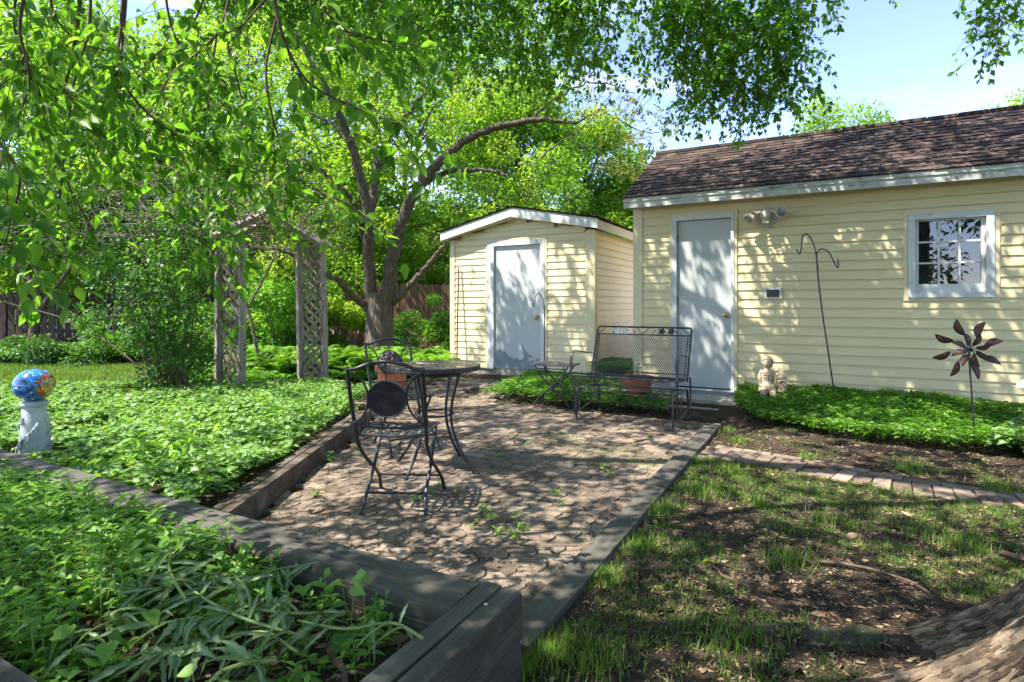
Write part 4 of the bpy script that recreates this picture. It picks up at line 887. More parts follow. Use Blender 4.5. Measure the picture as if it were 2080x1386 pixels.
E_ = [(0, 1), (1, 2), (2, 3), (3, 4), (2, 5), (5, 6), (6, 7), (7, 8), (2, 9), (9, 10), (10, 11), (11, 12), (0, 13), (13, 14), (14, 15), (15, 16), (0, 17), (17, 18), (18, 19), (19, 20)]
Rr = [(.062, .05), (.056, .042), (.060, .044), (.034, .032), (.034, .034), (.027, .027), (.024, .024), (.019, .019), (.015, .015), (.027, .027), (.024, .024), (.019, .019), (.015, .015), .045, .036, .026, .022, .045, .036, .026, .022]
nm = skin_obj('figure', V_, E_, Rr, M['statue'], sg); bm = bmesh.new(); bm.from_mesh(nm); bpy.data.meshes.remove(nm)
def blob(bm, c, r, seg=20):
    q = bmesh.ops.create_uvsphere(bm, u_segments=seg, v_segments=seg // 2, radius=1)
    for v in q['verts']: v.co = Vector((v.co.x * r[0] + c[0], v.co.y * r[1] + c[1], v.co.z * r[2] + c[2]))
    return q['verts']
hd = blob(bm, (0, -.008, .475), (.044, .048, .053), 28)
for v in hd:   # face: eye hollows, nose, lips, chin
    x, y, z = v.co.x, v.co.y + .008, v.co.z - .475
    if y < 0:
        for ex_ in (-.018, .018): v.co.y += .006 * math.exp(-((x - ex_) ** 2 + (z - .004) ** 2) / .00012)
        v.co.y -= .012 * math.exp(-(x ** 2 / .00006 + (z + .010) ** 2 / .00018)); v.co.y -= .005 * math.exp(-(x ** 2 / .00014 + (z + .028) ** 2 / .00003)); v.co.y -= .005 * math.exp(-(x ** 2 / .0003 + (z + .046) ** 2 / .0001))
for ex_ in (-.018, .018): blob(bm, (ex_, -.0505, .479), (.007, .004, .004), 10)
blob(bm, (-.046, .0, .472), (.006, .010, .013), 10); blob(bm, (.046, .0, .472), (.006, .010, .013), 10)
for s in (-1, 1):   # fingers resting in the lap
    for k in range(4): blob(bm, (s * (.012 - .003 * k) + .002 * k, -.10 - .006 * k, .216 - .010 * k), (.014, .005, .0045), 8)
    blob(bm, (s * .016, -.098, .228), (.006, .010, .005), 8)
me = bpy.data.meshes.new('figure'); bm.to_mesh(me); bm.free(); me.materials.append(M['statue']); me.polygons.foreach_set('use_smooth', [True] * len(me.polygons)); link(bpy.data.objects.new('figure', me), sg)
bm = bmesh.new(); hv = blob(bm, (0, .008, .484), (.064, .062, .064), 40)
for v in hv:
    if v.co.y < -.012 and v.co.z < .508 - .004 * math.cos(v.co.x * 60): v.co.y = -.012 + (v.co.y + .012) * .15
    if v.co.z < .47: v.co.x *= .94; v.co.z -= .012 * (v.co.y > -.02)
    n_ = (v.co - Vector((0, .008, .484))).normalized(); v.co += n_ * .0045 * (math.sin(v.co.x * 190 + v.co.z * 40) * math.sin(v.co.z * 210 + v.co.y * 90))
me = bpy.data.meshes.new('hair'); bm.to_mesh(me); bm.free(); me.materials.append(M['statue']); me.polygons.foreach_set('use_smooth', [True] * len(me.polygons)); link(bpy.data.objects.new('hair', me), sg)
mb = MB(); mb.lathe([(.064, .385), (.070, .36), (.068, .33), (.060, .285), (.064, .27), (.080, .235), (.095, .19), (.09, .17)], n=24)
for i in range(len(mb.v)): x, y, z = mb.v[i]; mb.v[i] = (x, y * .74 - (.0 if z > .25 else (.25 - z) * .5), z)
for zz in (.30, .325, .35): mb.tube([(-.05, -.046, zz), (0, -.056, zz - .003), (.05, -.046, zz)], .003, 6)
mb.tube([(0, -.055, .37), (0, -.056, .29)], .003, 6); mb.tube(arc((0, 0, .385), .052, 0, 360, 20, (1, 0, 0), (0, .8, 0)), .008, 8, cap=False)
mb.build('dress', M['statue'], sg, smooth=45)
mb = MB(); mb.box((.145, .01, .15), (.088, .088, .34), bev=.008); mb.box((.145, .01, .325), (.104, .104, .022), bev=.006); mb.lathe([(.058, .336), (.052, .36), (.034, .385), (0, .398)], (.145, .01, 0), 4, axis=Matrix.Rotation(math.radians(45), 3, 'Z')); 
mb.build('pump_post', M['statue'], sg, smooth=40)
mb = MB(); mb.tube(arc((.145, -.040, .262), .028, 0, 180, 10), .004, 6); mb.tube([(.145, -.035, .258), (.145, -.06, .256), (.145, -.068, .238)], .008, 8); mb.build('spout', M['iron'], sg, smooth=True)
mb = MB(); mb.box((.03, -.03, -.02), (.36, .36, .06), bev=.01); mb.box((0, .0, .075), (.17, .13, .17), bev=.012); mb.build('seat_block', M['statue'], sg)

# ------------------------------------------------------------------ fences and the house beyond
def fence(name, label, a, b, h, mat, pitch, pw, z0=0):
    a = Vector((*a, z0)); b = Vector((*b, z0)); d = b - a; Ln = d.length; ang = math.atan2(d.y, d.x); o = empty(name, a, ang, label, 'fence')
    mb = MB(); x = 0
    while x < Ln:
        w = pw * random.uniform(.93, 1.05); hh = h + random.uniform(-.012, .012); t = random.uniform(.15, .85)
        mb._add([(x + px * w, y, z) for y in (0, .018) for px, z in ((0, .03), (1, .03), (1, hh - .04), (.8, hh), (.2, hh), (0, hh - .04))],
                [(0, 1, 2, 3, 4, 5), (11, 10, 9, 8, 7, 6)] + [(i, (i + 1) % 6, (i + 1) % 6 + 6, i + 6) for i in range(6)], t); x += pitch
    mb.build('board_panel', mat, o)
    for z in (h * .22, h * .78):
        mb = MB(); mb.bx((0, .019, z - .045), (Ln, .057, z + .045)); mb.build('rail', mat, o)
    x = .05
    while x < Ln:
        mb = MB(); mb.bx((x, .058, 0), (x + .09, .148, h - .1)); mb.build('post', mat, o); x += 2.4
    return o
fence('picket_fence', 'dark gappy board fence behind the shrubs on the left', (-16.5, 12.4), (-4.6, 13.9), 1.45, M['darkfence'], .172, .135)
fence('board_fence', 'reddish brown board fence beside the left of the shed', (-4.4, 14.6), (4.5, 15.4), 1.72, M['fence'], .150, .132)
M['tan'] = pm('tan_stucco', [(.3, (.42, .33, .26)), (.7, (.52, .42, .34))], 5, .85, .2, 40)
M['tanroof'] = pm('faded_roof', [(.3, (.30, .22, .19)), (.7, (.40, .30, .26))], 14, .9, .4, 80)
M['greyroof'] = pm('grey_block', [(.3, (.40, .42, .44)), (.7, (.52, .54, .56))], 5, .85, .2, 40)
hs = empty('neighbour_house', (-9.5, 21.5, 0), .03, 'tan house glimpsed through the trees beyond the fence', 'house')
mb = MB(); mb.bx((0, 0, 0), (13, 7, 2.75)); mb.build('wall', M['tan'], hs)
mb = MB(); mb.prism([(-.4, 2.74), (3.5, 4.2), (7.4, 2.74), (7.4, 2.6), (-.4, 2.6)], -.4, 13.4, plane='yz'); mb.build('roof', M['tanroof'], hs)
for x in (1.5, 5.5, 9.5):
    mb = MB(); mb.bx((x, -.05, 1.1), (x + 1.2, -.002, 2.1)); w_ = mb.build('window', M['white'], hs); mb = MB(); mb.bx((x + .07, -.06, 1.17), (x + 1.13, -.0505, 2.03)); mb.build('pane', M['glass'], w_)
hs = empty('house_across_yard', (4.5, -22, 0), 0, 'pale house across the yard, seen only as a reflection in the garage window', 'house')
mb = MB(); mb.bx((0, -6, 0), (11, 0, 2.9)); mb.build('wall', M['white'], hs); mb = MB(); mb.prism([(.4, 2.89), (-3, 4.6), (-6.4, 2.89), (-6.4, 2.75), (.4, 2.75)], -.4, 11.4, plane='yz'); mb.build('roof', M['tanroof'], hs)

# ------------------------------------------------------------------ trees
def limb(mb, pts, r0, r1, n=8, k=5, wob=.0):
    pp = smooth_path(pts, k); m_ = len(pp); pp = [p + Vector((random.gauss(0, wob), random.gauss(0, wob), random.gauss(0, wob))) if 0 < i < m_ - 1 else p for i, p in enumerate(pp)]
    mb.tube(pp, [r0 + (r1 - r0) * (i / (m_ - 1)) ** .8 for i in range(m_)], n)
    return pp
# the spreading multi-stemmed tree between arbor and shed
mt = empty('crabapple_tree', (-2.57, 11, 0), 0, 'spreading multi-stemmed tree with grey bark behind the arbor and left of the shed', 'tree')
O = Vector((-2.57, 11, 0)); tr = MB(); YT = 11
def pl(seq, dy=0): return [P(a, b_, YT + dy * i / max(1, len(seq) - 1)) - O for i, (a, b_) in enumerate(seq)]
sprv = []
tr.tube([Vector((0, 0, -.1)), Vector((0, 0, .15)), Vector((0, 0, .5)), P(772, 625, YT) - O, P(772, 595, YT) - O], [.40, .33, .27, .25, .24], 18)
spec = [([(755, 612), (748, 520), (750, 440), (725, 335), (700, 262), (668, 190), (600, 60), (560, -60)], -1.5, .145, .04),
        ([(752, 440), (765, 350), (795, 275), (840, 215), (895, 160), (945, 125), (1000, 60)], 1.0, .095, .03),
        ([(788, 610), (797, 530), (820, 440), (858, 372), (920, 305), (985, 266), (1070, 247), (1130, 246), (1172, 250)], -1.0, .165, .035),
        ([(862, 372), (905, 350), (960, 345), (1000, 348), (1032, 357)], -1.2, .07, .025),
        ([(798, 615), (835, 578), (865, 545), (888, 515), (912, 480)], -.8, .085, .035),
        ([(750, 628), (715, 600), (690, 575), (668, 560), (600, 520), (520, 500)], -1.8, .085, .03),
        ([(745, 500), (720, 420), (690, 380), (650, 345), (565, 318), (480, 300)], -2.0, .075, .025),
        ([(742, 440), (728, 330), (716, 230), (714, 120), (730, 0)], .8, .05, .02),
        ([(728, 330), (690, 265), (650, 240), (560, 200), (430, 170)], 1.0, .05, .02),
        ([(765, 350), (762, 240), (775, 120), (790, 0)], 1.5, .05, .02),
        ([(1075, 247), (1120, 205), (1175, 175), (1230, 170), (1290, 190)], -1.0, .03, .01),
        ([(1172, 250), (1215, 225), (1240, 235), (1290, 262), (1340, 270)], -1.6, .028, .008),
        ([(1100, 320), (1135, 290), (1180, 262), (1215, 225), (1250, 180)], -1.0, .022, .007),
        ([(858, 372), (850, 300), (880, 220), (940, 180)], 1.0, .04, .012),
        ([(945, 130), (1010, 150), (1070, 200), (1120, 215)], .5, .035, .012)]
for seq, dy, r0, r1 in spec: limb(tr, pl(seq, dy), r0 * .9, r1 * .85, 10, 6, .012)
tr.build('trunk', M['bark'], mt, smooth=True)
lv = LV(); tw = MB()
cl = [(600, 60, .9), (520, 130, .9), (650, 160, .8), (700, 60, .9), (800, 60, .9), (740, 140, .7), (860, 120, .8), (930, 60, .8), (1000, 110, .8), (960, 190, .6), (1060, 170, .6), (900, 240, .5), (1020, 300, .4), (980, 380, .45), (1060, 400, .5), (1120, 330, .5), (1180, 300, .4), (1150, 400, .5), (1100, 450, .4), (1000, 450, .4), (930, 420, .4), (560, 260, .8), (470, 220, .9), (620, 320, .7), (520, 400, .7), (610, 450, .5), (680, 440, .4), (690, 500, .35), (570, 520, .5), (450, 330, .8), (400, 120, .9), (840, 330, .35), (880, 480, .3), (780, 250, .5), (640, 560, .3), (1040, 60, .7), (1120, 110, .6)]
for (a, b_, r_) in cl:
    c = P(a, b_, YT + random.uniform(-1.6, 1.6)) - O; n = int(360 * r_ ** 1.6)
    cloud(lv, c, (r_, r_, r_ * .8), int(n * 4.6), .08, .6, (.15, 1))
    for k in range(7): 
        d = Vector((random.gauss(0, 1), random.gauss(0, 1), random.gauss(0, .6))); tw.tube([c - d * .1 * r_, c + d * .35 * r_, c + d * .6 * r_ + Vector((0, 0, random.gauss(0, .1)))], [.010, .006, .003], 4, cap=False)
lv.build('crown', T_DIA, M['leafB'], mt); 
ly = LV()
for (a, b_, r_) in [(1210, 215, .28), (1260, 240, .28), (1310, 225, .26), (1335, 265, .24), (1290, 300, .25), (1240, 280, .22), (1265, 345, .2), (1330, 300, .22), (1180, 210, .25), (1285, 350, .16), (1230, 330, .15), (1140, 205, .2), (1305, 330, .18), (1255, 200, .2), (1350, 240, .18)]:
    c = P(a, b_, 9.6 + random.uniform(-.4, .4)) - O
    for k in range(7): spray(ly, tw, c + Vector((random.gauss(0, r_ * .5), random.gauss(0, r_ * .5), random.gauss(0, r_ * .4))), (random.gauss(.3, 1), random.gauss(0, 1), random.gauss(0, .4)), .38, .4, .022, .062, .6, (.2, 1), .004)
for k in range(14):
    c = P(1180 + random.uniform(0, 120), 250 - random.uniform(0, 40), 9.6) - O; e = c + Vector((random.uniform(.1, .8), 0, random.uniform(.1, .8)))
    tw.tube([c, c.lerp(e, .5) + Vector((random.gauss(0, .06), 0, random.gauss(0, .06))), e], [.006, .004, .002], 4, cap=False)
ly.build('outer_foliage', T_DIA, M['leafY'], mt); tw.build('twigs', M['twig'], mt)['kind'] = 'stuff'

def tree(name, label, x, y, h, rad, base, n=22, ln=9000, ll=.13, mat='leafB', tint=(.2, 1), tr_=.16, group='trees beyond the fence', lean=0):
    o = empty(name, (x, y, 0), 0, label, 'tree', group); mb = MB(); top = Vector((lean, 0, h * .8))
    limb(mb, [(0, 0, -.1), (lean * .2, .05, h * .3), (lean * .6, 0, h * .55), top], tr_, tr_ * .25, 10)
    lv = LV(); cs_ = []
    for i in range(n):
        th = random.uniform(0, 6.28); zz = random.uniform(0, 1); rr = rad * math.sqrt(random.random()) * (math.sin(math.pi * min(1, .15 + zz * .8)) ** .6)
        c = Vector((lean * .6 + rr * math.cos(th), rr * math.sin(th) * .8, base + (h - base) * zz)); s_ = rad * random.uniform(.26, .42)
        cloud(lv, c, (s_, s_, s_ * .75), int(2.7 * ln / n * random.uniform(.6, 1.4)), ll * 1.05, .62, tint, shell=.2)
        if i % 2 == 0: st_ = Vector((lean * .4, 0, h * .25 + (h * .45) * zz)); limb(mb, [st_, st_.lerp(c, .5) + Vector((0, 0, .15)), c], tr_ * .35, tr_ * .08, 6, 3)
    mb.build('trunk', M['bark'], o, smooth=True); lv.build('crown', T_DIA, M[mat], o); return o
tree('leafy_tree', 'dense mid-height tree crowding the fence left of the arbor', -8.3, 14.2, 6.4, 2.5, .9, 36, 10000, .11, tint=(.1, .8))
tree('leafy_tree', 'bushy tree filling the gap between arbor and multi-stemmed trunk', -4.6, 15.8, 5.2, 2.0, .8, 30, 8000, .11, tint=(.2, .9))
tree('leafy_tree', 'big bright green tree far left beyond the dark fence', -15.5, 17, 9.5, 4.2, .8, 40, 15000, .14)
tree('leafy_tree', 'tall dense tree above the left part of the dark fence', -11, 15.2, 9.5, 3.6, 1.3, 40, 15000, .13, tint=(.05, .7))
tree('leafy_tree', 'yellow green tree above the arbor, beyond the fence', -7.0, 16.5, 10, 3.6, 1.2, 42, 15000, .13, tint=(.4, 1))
tree('leafy_tree', 'light green tree rising behind the multi-stemmed tree', -3.4, 18, 9.5, 3.4, 1.6, 40, 13000, .14, tint=(.35, 1))
tree('leafy_tree', 'sunny bushy tree behind the roof peak of the shed', .2, 17.5, 7.6, 2.9, 1.6, 40, 13000, .13, tint=(.3, 1))
tree('leafy_tree', 'rounded tree behind the right slope of the shed roof', 2.4, 19, 7.2, 2.3, 1.8, 34, 9500, .13, tint=(.35, 1))
tree('leafy_tree', 'small far tree peeking between shed and garage roofs', 5.1, 23, 6.0, 1.9, 1.8, 24, 5000, .15, tint=(.4, 1))
tree('leafy_tree', 'feathery pale tree top peeking over the garage ridge', 12.3, 22, 8.5, 2.6, 4.2, 26, 6500, .13, tint=(.5, 1))
tree('leafy_tree', 'distant tree top at the right edge above the garage ridge', 21.8, 23, 10.0, 2.2, 5.4, 18, 2600, .14, tint=(.5, 1))
lv = LV()
for k in range(330):
    x = random.uniform(-34, 9); y = 23 + .15 * x * 0 + random.uniform(-1.2, 1.2) + (4 if x > 3 else 0); cloud(lv, (x, y, random.uniform(.4, 4.6 if x < 2 else 3.2)), (1.3, 1.0, 1.0), 420, .19, .62, (.0, .6), shell=.2)
o = lv.build('far_foliage', T_DIA, M['leafD']); o['kind'] = 'stuff'; o['label'] = 'dense dark foliage far beyond the fences'; o['category'] = 'foliage'
for k, (x, y, h, r_) in enumerate([(-3, -9, 9, 4), (6, -11, 8, 4), (14, -6, 9, 4.5), (11, 2.5, 0, 0)]):
    if h: tree('yard_tree', ['full green tree far behind the photographer', 'wide tree behind the photographer towards the pale house', 'large tree to the right of the yard behind the photographer'][k], x, y, h, r_, 2, 26, 5000, .2, mat='leafD', group='trees across the yard')
def shrub(name, label, x, y, r_, h, n=14, ln=3000, ll=.075, mat='leafA', tint=(.0, .8), cat='shrub', group='shrubs along the fence', stems=6, z0=.0):
    o = empty(name, (x, y, z0), 0, label, cat, group); mb = MB(); lv = LV()
    for i in range(n):
        th = random.uniform(0, 6.28); rr = r_ * random.random() ** .5; c = Vector((rr * math.cos(th), rr * math.sin(th) * .8, h * random.uniform(.15, .92))); s_ = r_ * random.uniform(.25, .42)
        cloud(lv, c, (s_, s_, s_ * .8), int(1.8 * ln / n), ll, .6, tint, shell=.2)
    for i in range(stems):
        th = random.uniform(0, 6.28); e = Vector((r_ * .7 * math.cos(th), r_ * .6 * math.sin(th), h * random.uniform(.6, .95))); limb(mb, [(random.gauss(0, .05), random.gauss(0, .05), -.05), e * .45 + Vector((0, 0, h * .1)), e], .022, .006, 6, 3)
    mb.build('stem', M['twig'], o, smooth=True); lv.build('foliage', T_DIA, M[mat], o); return o
shrub('leafy_shrub', 'dark shrub in front of the fence at the left edge', -10.9, 11.9, .9, .55, 12, 2200, .08, 'leafD')
shrub('leafy_shrub', 'low dark shrub at the foot of the small dark trunk', -8.6, 11.6, 1.0, .5, 12, 2600, .08, 'leafD')
shrub('leafy_shrub', 'taller shrub covering the middle of the dark fence', -6.5, 11.6, 1.0, 1.1, 16, 4200, .085, 'leafA')
shrub('leafy_shrub', 'dense green shrub seen through the arbor opening', -4.9, 12.0, 1.1, 1.9, 18, 5500, .085, 'leafA', (.2, 1))
shrub('leafy_shrub', 'bright leafy shrub left of the multi-stemmed trunk', -3.7, 12.1, .75, 1.75, 16, 5000, .07, 'leafB', (.2, 1))
shrub('leafy_shrub', 'shrub at the right of the multi-stemmed trunk before the brown fence', -2.0, 12.4, .7, 1.1, 12, 3000, .07, 'leafA', (.1, .8))
shrub('leafy_shrub', 'tall hedge-like shrub right behind the brown fence', -2.2, 16.3, 1.3, 3.6, 20, 8000, .09, 'leafB', (.2, 1))
shrub('leafy_shrub', 'young shrub climbing the brown fence next to the shed', -1.35, 12.9, .5, 1.5, 9, 1300, .075, 'leafA', (.1, .8))
o = empty('small_dark_tree', (-9.75, 11.7, 0), 0, 'small dark crooked tree before the fence at the far left', 'tree'); mb = MB()
limb(mb, [(0, 0, -.1), (-.1, 0, .6), (.05, 0, 1.2), (-.25, 0, 1.9), (-.6, .1, 2.8)], .11, .04, 10); limb(mb, [(.0, 0, 1.0), (.4, 0, 1.6), (.9, .1, 2.3)], .06, .025, 8); limb(mb, [(-.1, 0, 1.6), (-.6, .1, 2.1), (-1.2, 0, 2.6)], .045, .02, 8)
mb.build('trunk', M['twig'], o, smooth=True); lv = LV()
for k in range(26): cloud(lv, (random.uniform(-1.6, 2.4), random.uniform(-.8, .8), random.uniform(1.75, 4.0)), .45, 260, .08, .6, (0, .7))
lv.build('crown', T_DIA, M['leafD'], o)

# ------------------------------------------------------------------ the big near tree: trunk right of the camera, boughs overhead
nt_ = empty('overhanging_tree', (2.05, 1.35, 0), 0, 'big rough-barked tree rooted at the bottom right, its leafy branches hanging over the whole yard', 'tree')
ON = Vector((2.05, 1.35, 0)); NT, NZ = 760, 150; zz = np.concatenate([np.linspace(-.12, .7, 150), np.linspace(.74, 3.4, 50)]); th = np.linspace(0, 2 * math.pi, NT, endpoint=False)
TH, ZZ = np.meshgrid(th, zz); fl_ = np.exp(-np.maximum(ZZ, 0) / .30)
lob = sum(a * np.exp(-((np.angle(np.exp(1j * (TH - t0))) / w) ** 2)) for a, t0, w in ((.36, 2.42, .26), (.60, 2.90, .17), (.35, 3.45, .22), (.3, 1.3, .35), (.3, -1.6, .4), (.25, .3, .4)))
RR = .39 + .38 * fl_ + lob * fl_ ** 1.15 * 1.0 + .02 * np.sin(TH * 5 + ZZ)
cx_, cy2 = np.cos(TH) * 3, np.sin(TH) * 3
RR0 = RR + .05 * (fbm(TH * 5, (ZZ - RR * .8) * 1.5, 77) - .5) * (.5 + .9 * fl_)
rid = np.abs(fbm(cx_ * 3.2 + ZZ * .7, cy2 * 3.2 + ZZ * 1.1, 50) - .5) * 2; rid2 = np.abs(fbm(cx_ * 7 + ZZ * 2, cy2 * 7 - ZZ * 5, 70) - .5) * 2
pl8 = np.minimum(np.abs(vn(TH * 9 + ZZ * 1.5 + 2 * vn(TH * 3, ZZ * 3, 7), ZZ * 3.2, 81) - .5) * 5, 1)
sc_ = (.5 + .9 * fl_); fl3 = ZZ - RR * .8
wx = TH * 12 + 1.6 * fbm(TH * 6, fl3 * 6, 110); ck = np.abs(fbm(wx, fl3 * 3.0, 120, 2) - .5); ck2 = np.abs(fbm(wx * 1.9 + 40, fl3 * 8, 130, 2) - .5)
RR = RR - .075 * np.exp(-(ck / .085) ** 2) - .024 * np.exp(-(ck2 / .07) ** 2) + .016 * (fbm(TH * 50, fl3 * 30, 140, 3) - .5)
RR = RR + .05 * (fbm(TH * 5, fl3 * 1.5, 77) - .5) * sc_ + .03 * (rid - .25)
RR = RR0 - .022 + .020 * (fbm(TH * 30, fl3 * 10, 150, 3) - .5)
VX_ = np.stack([RR * np.cos(TH) - .12 * ZZ ** 1.2 * (ZZ > 0) if False else RR * np.cos(TH), RR * np.sin(TH), ZZ + .03 * (rid - .3)], -1)
mb = MB(); ii = np.arange(len(zz) * NT).reshape(len(zz), NT)
mb._add([tuple(p) for p in VX_.reshape(-1, 3)], [(int(ii[i, j]), int(ii[i, (j + 1) % NT]), int(ii[i + 1, (j + 1) % NT]), int(ii[i + 1, j])) for i in range(len(zz) - 1) for j in range(NT)])
# surface root creeping to the left, half buried
def root(pts, r0, r1, n=26, k=16):
    pp = smooth_path(pts, k); m_ = len(pp); vs = []
    for i, p in enumerate(pp):
        d = (pp[min(i + 1, m_ - 1)] - pp[max(i - 1, 0)]).normalized(); e = d.cross(Vector((0, 0, 1))).normalized(); g = e.cross(d); rr = r0 + (r1 - r0) * i / (m_ - 1)
        for q in range(n):
            a = 2 * math.pi * q / n; w = 1 + .55 * (abs(float(fbm(i * .09 + 3, q * .45, 90)) - .5) * 2 - .25) + .25 * (float(fbm(i * .5, q * 1.1, 93)) - .5)
            vs.append(p + (e * math.cos(a) * 1.25 + g * math.sin(a) * .8) * rr * w)
    mb._add(vs, [(i * n + q, i * n + (q + 1) % n, (i + 1) * n + (q + 1) % n, (i + 1) * n + q) for i in range(m_ - 1) for q in range(n)])

M['nearbark'] = pm('deep_furrowed_bark', [(.30, (.035, .022, .014)), (.43, (.055, .036, .022)), (.55, (.10, .066, .040)), (.74, (.18, .125, .08))], 13, .92, 1.0, 17, stretch=(1.4, 1.4, .8), bdist=.05, distort=.8, dirt=(3.5, .5, .66, (.055, .060, .038)))
mb.build('trunk', M['nearbark'], nt_, smooth=50)
gi = R.integers(2, len(zz) - 3, 60000); gj = R.integers(0, NT - 1, 60000); kp = (ZZ[gi, gj] < 2.6) & (ZZ[gi, gj] > -.02) & ((ZZ[gi, gj] < .7) | (R.uniform(0, 1, 60000) < .9)); gi, gj = gi[kp], gj[kp]
VS = np.stack([RR0 * np.cos(TH), RR0 * np.sin(TH), ZZ], -1); p0_ = VS[gi, gj]; fl_d = norm(VS[np.minimum(gi + 2, len(zz) - 1), gj] - VS[gi - 2, gj]); rd_ = norm(VS[gi, np.minimum(gj + 4, NT - 1)] - VS[gi, np.maximum(gj - 4, 0)]); nr_ = norm(np.cross(rd_, fl_d))
wgt = np.clip(np.linalg.norm(p0_[:, :2], axis=1), .4, 1.6)
fl_d = norm(fl_d + rd_ * R.normal(0, .14, (len(gi), 1)) + nr_ * R.normal(0, .03, (len(gi), 1))); nr_ = norm(nr_ + rd_ * R.normal(0, .20, (len(gi), 1)))
M['plate'] = pm('bark_plate', [(.15, (.045, .031, .021)), (.5, (.125, .088, .058)), (.9, (.27, .205, .145))], 26, .95, .9, 90, tint=.8)
T_PLT = (np.array([(0, 0, -.06), (.12, -.42, -.06), (.45, -.5, -.06), (.88, -.36, -.06), (1, .05, -.06), (.85, .42, -.06), (.4, .5, -.06), (.1, .36, -.06), (.18, -.22, .10), (.5, -.28, .13), (.84, -.15, .08), (.8, .22, .09), (.45, .26, .12), (.16, .18, .08)]),
         [(0, 1, 8), (1, 2, 9, 8), (2, 3, 10, 9), (3, 4, 10), (4, 11, 10), (4, 5, 11), (5, 6, 12, 11), (6, 7, 13, 12), (7, 0, 13), (0, 8, 13), (8, 9, 12, 13), (9, 10, 11, 12)], [0] * 14)
o = leaves('bark_plates', T_PLT, p0_ - fl_d * .04 - nr_ * .006, fl_d, nr_, R.uniform(.05, .135, len(gi)), R.uniform(.14, .30, len(gi)), R.uniform(0, 1, len(gi)), M['plate'], nt_); o['kind'] = 'stuff'; o.data.polygons.foreach_set('use_smooth', np.zeros(len(o.data.polygons), bool))
M['rootbark'] = pm('dark_mossy_root', [(.28, (.018, .015, .012)), (.5, (.05, .043, .034)), (.7, (.10, .088, .068))], 9, .95, 1.0, 50, bdist=.03, distort=.6, dirt=(6, .48, .62, (.045, .055, .022)))
for rp, ra, rb in (([(-.55, .36, .05), (-.80, .50, .03), (-1.0, .60, .02), (-1.2, .70, .005), (-1.42, .80, -.03)], .10, .05), ([(-.35, .5, .06), (-.45, .85, .015), (-.5, 1.15, -.03)], .07, .03), ([(-.85, .25, .04), (-1.1, .33, .02), (-1.35, .36, -.02)], .07, .035)):
    mb = MB(); root(rp, ra, rb); mb.build('root', M['rootbark'], nt_, smooth=50)
bo = MB()
boughs = [([(2.25, 1.55, 3.2), (1.6, 1.7, 4.3), (.4, 2.2, 5.0), (-1.2, 2.8, 5.3), (-2.8, 3.2, 5.0)], .20, .05), ([(2.25, 1.6, 3.2), (1.9, 2.6, 4.4), (1.3, 4.0, 5.0), (.6, 5.3, 4.9), (.2, 6.2, 4.5)], .18, .04),
          ([(2.2, 1.5, 3.3), (2.4, 2.6, 4.6), (2.3, 4.0, 5.2), (2.2, 5.0, 5.0)], .14, .04), ([(2.2, 1.5, 3.3), (1.0, .8, 4.6), (-.6, .4, 5.2), (-2.4, .8, 5.0), (-3.6, 1.6, 4.4)], .16, .04),
          ([(2.3, 1.5, 3.2), (3.0, 2.4, 4.2), (3.6, 3.4, 4.8), (3.9, 4.0, 4.4)], .12, .03), ([(2.3, 1.5, 3.3), (2.8, .4, 4.8), (3.2, -1, 5.6)], .14, .05), ([(.4, 2.2, 5.0), (-.6, 2.2, 4.4), (-1.3, 2.2, 3.6), (-1.7, 2.2, 2.9)], .06, .018), ([(-1.2, 2.8, 5.3), (-1.4, 3.6, 4.6), (-1.0, 4.2, 3.9)], .05, .015)]
for pts, a, b_ in boughs: limb(bo, [Vector(p) - ON for p in pts], a, b_, 12, 7, .01)
bo.build('bough', M['bark'], nt_, smooth=True)
lv = LV(); tw = MB()
def vis_clump(px, py, Y, r_, n, L=.5, ll=.060, step=.017, dr=.9, tint=(.1, .9)):
    for k in range(int(n * 2.2)):
        c = P(px, py, Y) - ON + Vector((random.gauss(0, r_ * .6), random.gauss(0, r_ * .8), random.gauss(.1, r_ * .45)))
        spray(lv, tw, c, (random.gauss(0, .8), random.gauss(0, .8), random.gauss(-.2, .4)), L * random.uniform(.6, 1.15), dr, step, ll, .6, tint, .003)
# drooping cluster over the garage
for (a, b_, r_, n) in [(1330, 20, .28, 16), (1400, 10, .3, 20), (1480, 0, .3, 20), (1560, 0, .3, 20), (1640, -20, .25, 12), (1370, 90, .26, 15), (1440, 90, .28, 20), (1520, 90, .28, 20), (1600, 80, .25, 16), (1420, 170, .22, 14), (1490, 170, .25, 16), (1560, 160, .24, 14), (1620, 150, .16, 7), (1460, 225, .16, 9), (1530, 225, .2, 12), (1590, 215, .14, 5), (1400, 60, .3, 10), (1570, 250, .12, 4), (1420, 240, .08, 3)]:
    vis_clump(a, b_ - 25, 5.2 + random.uniform(-.35, .5), r_, n)
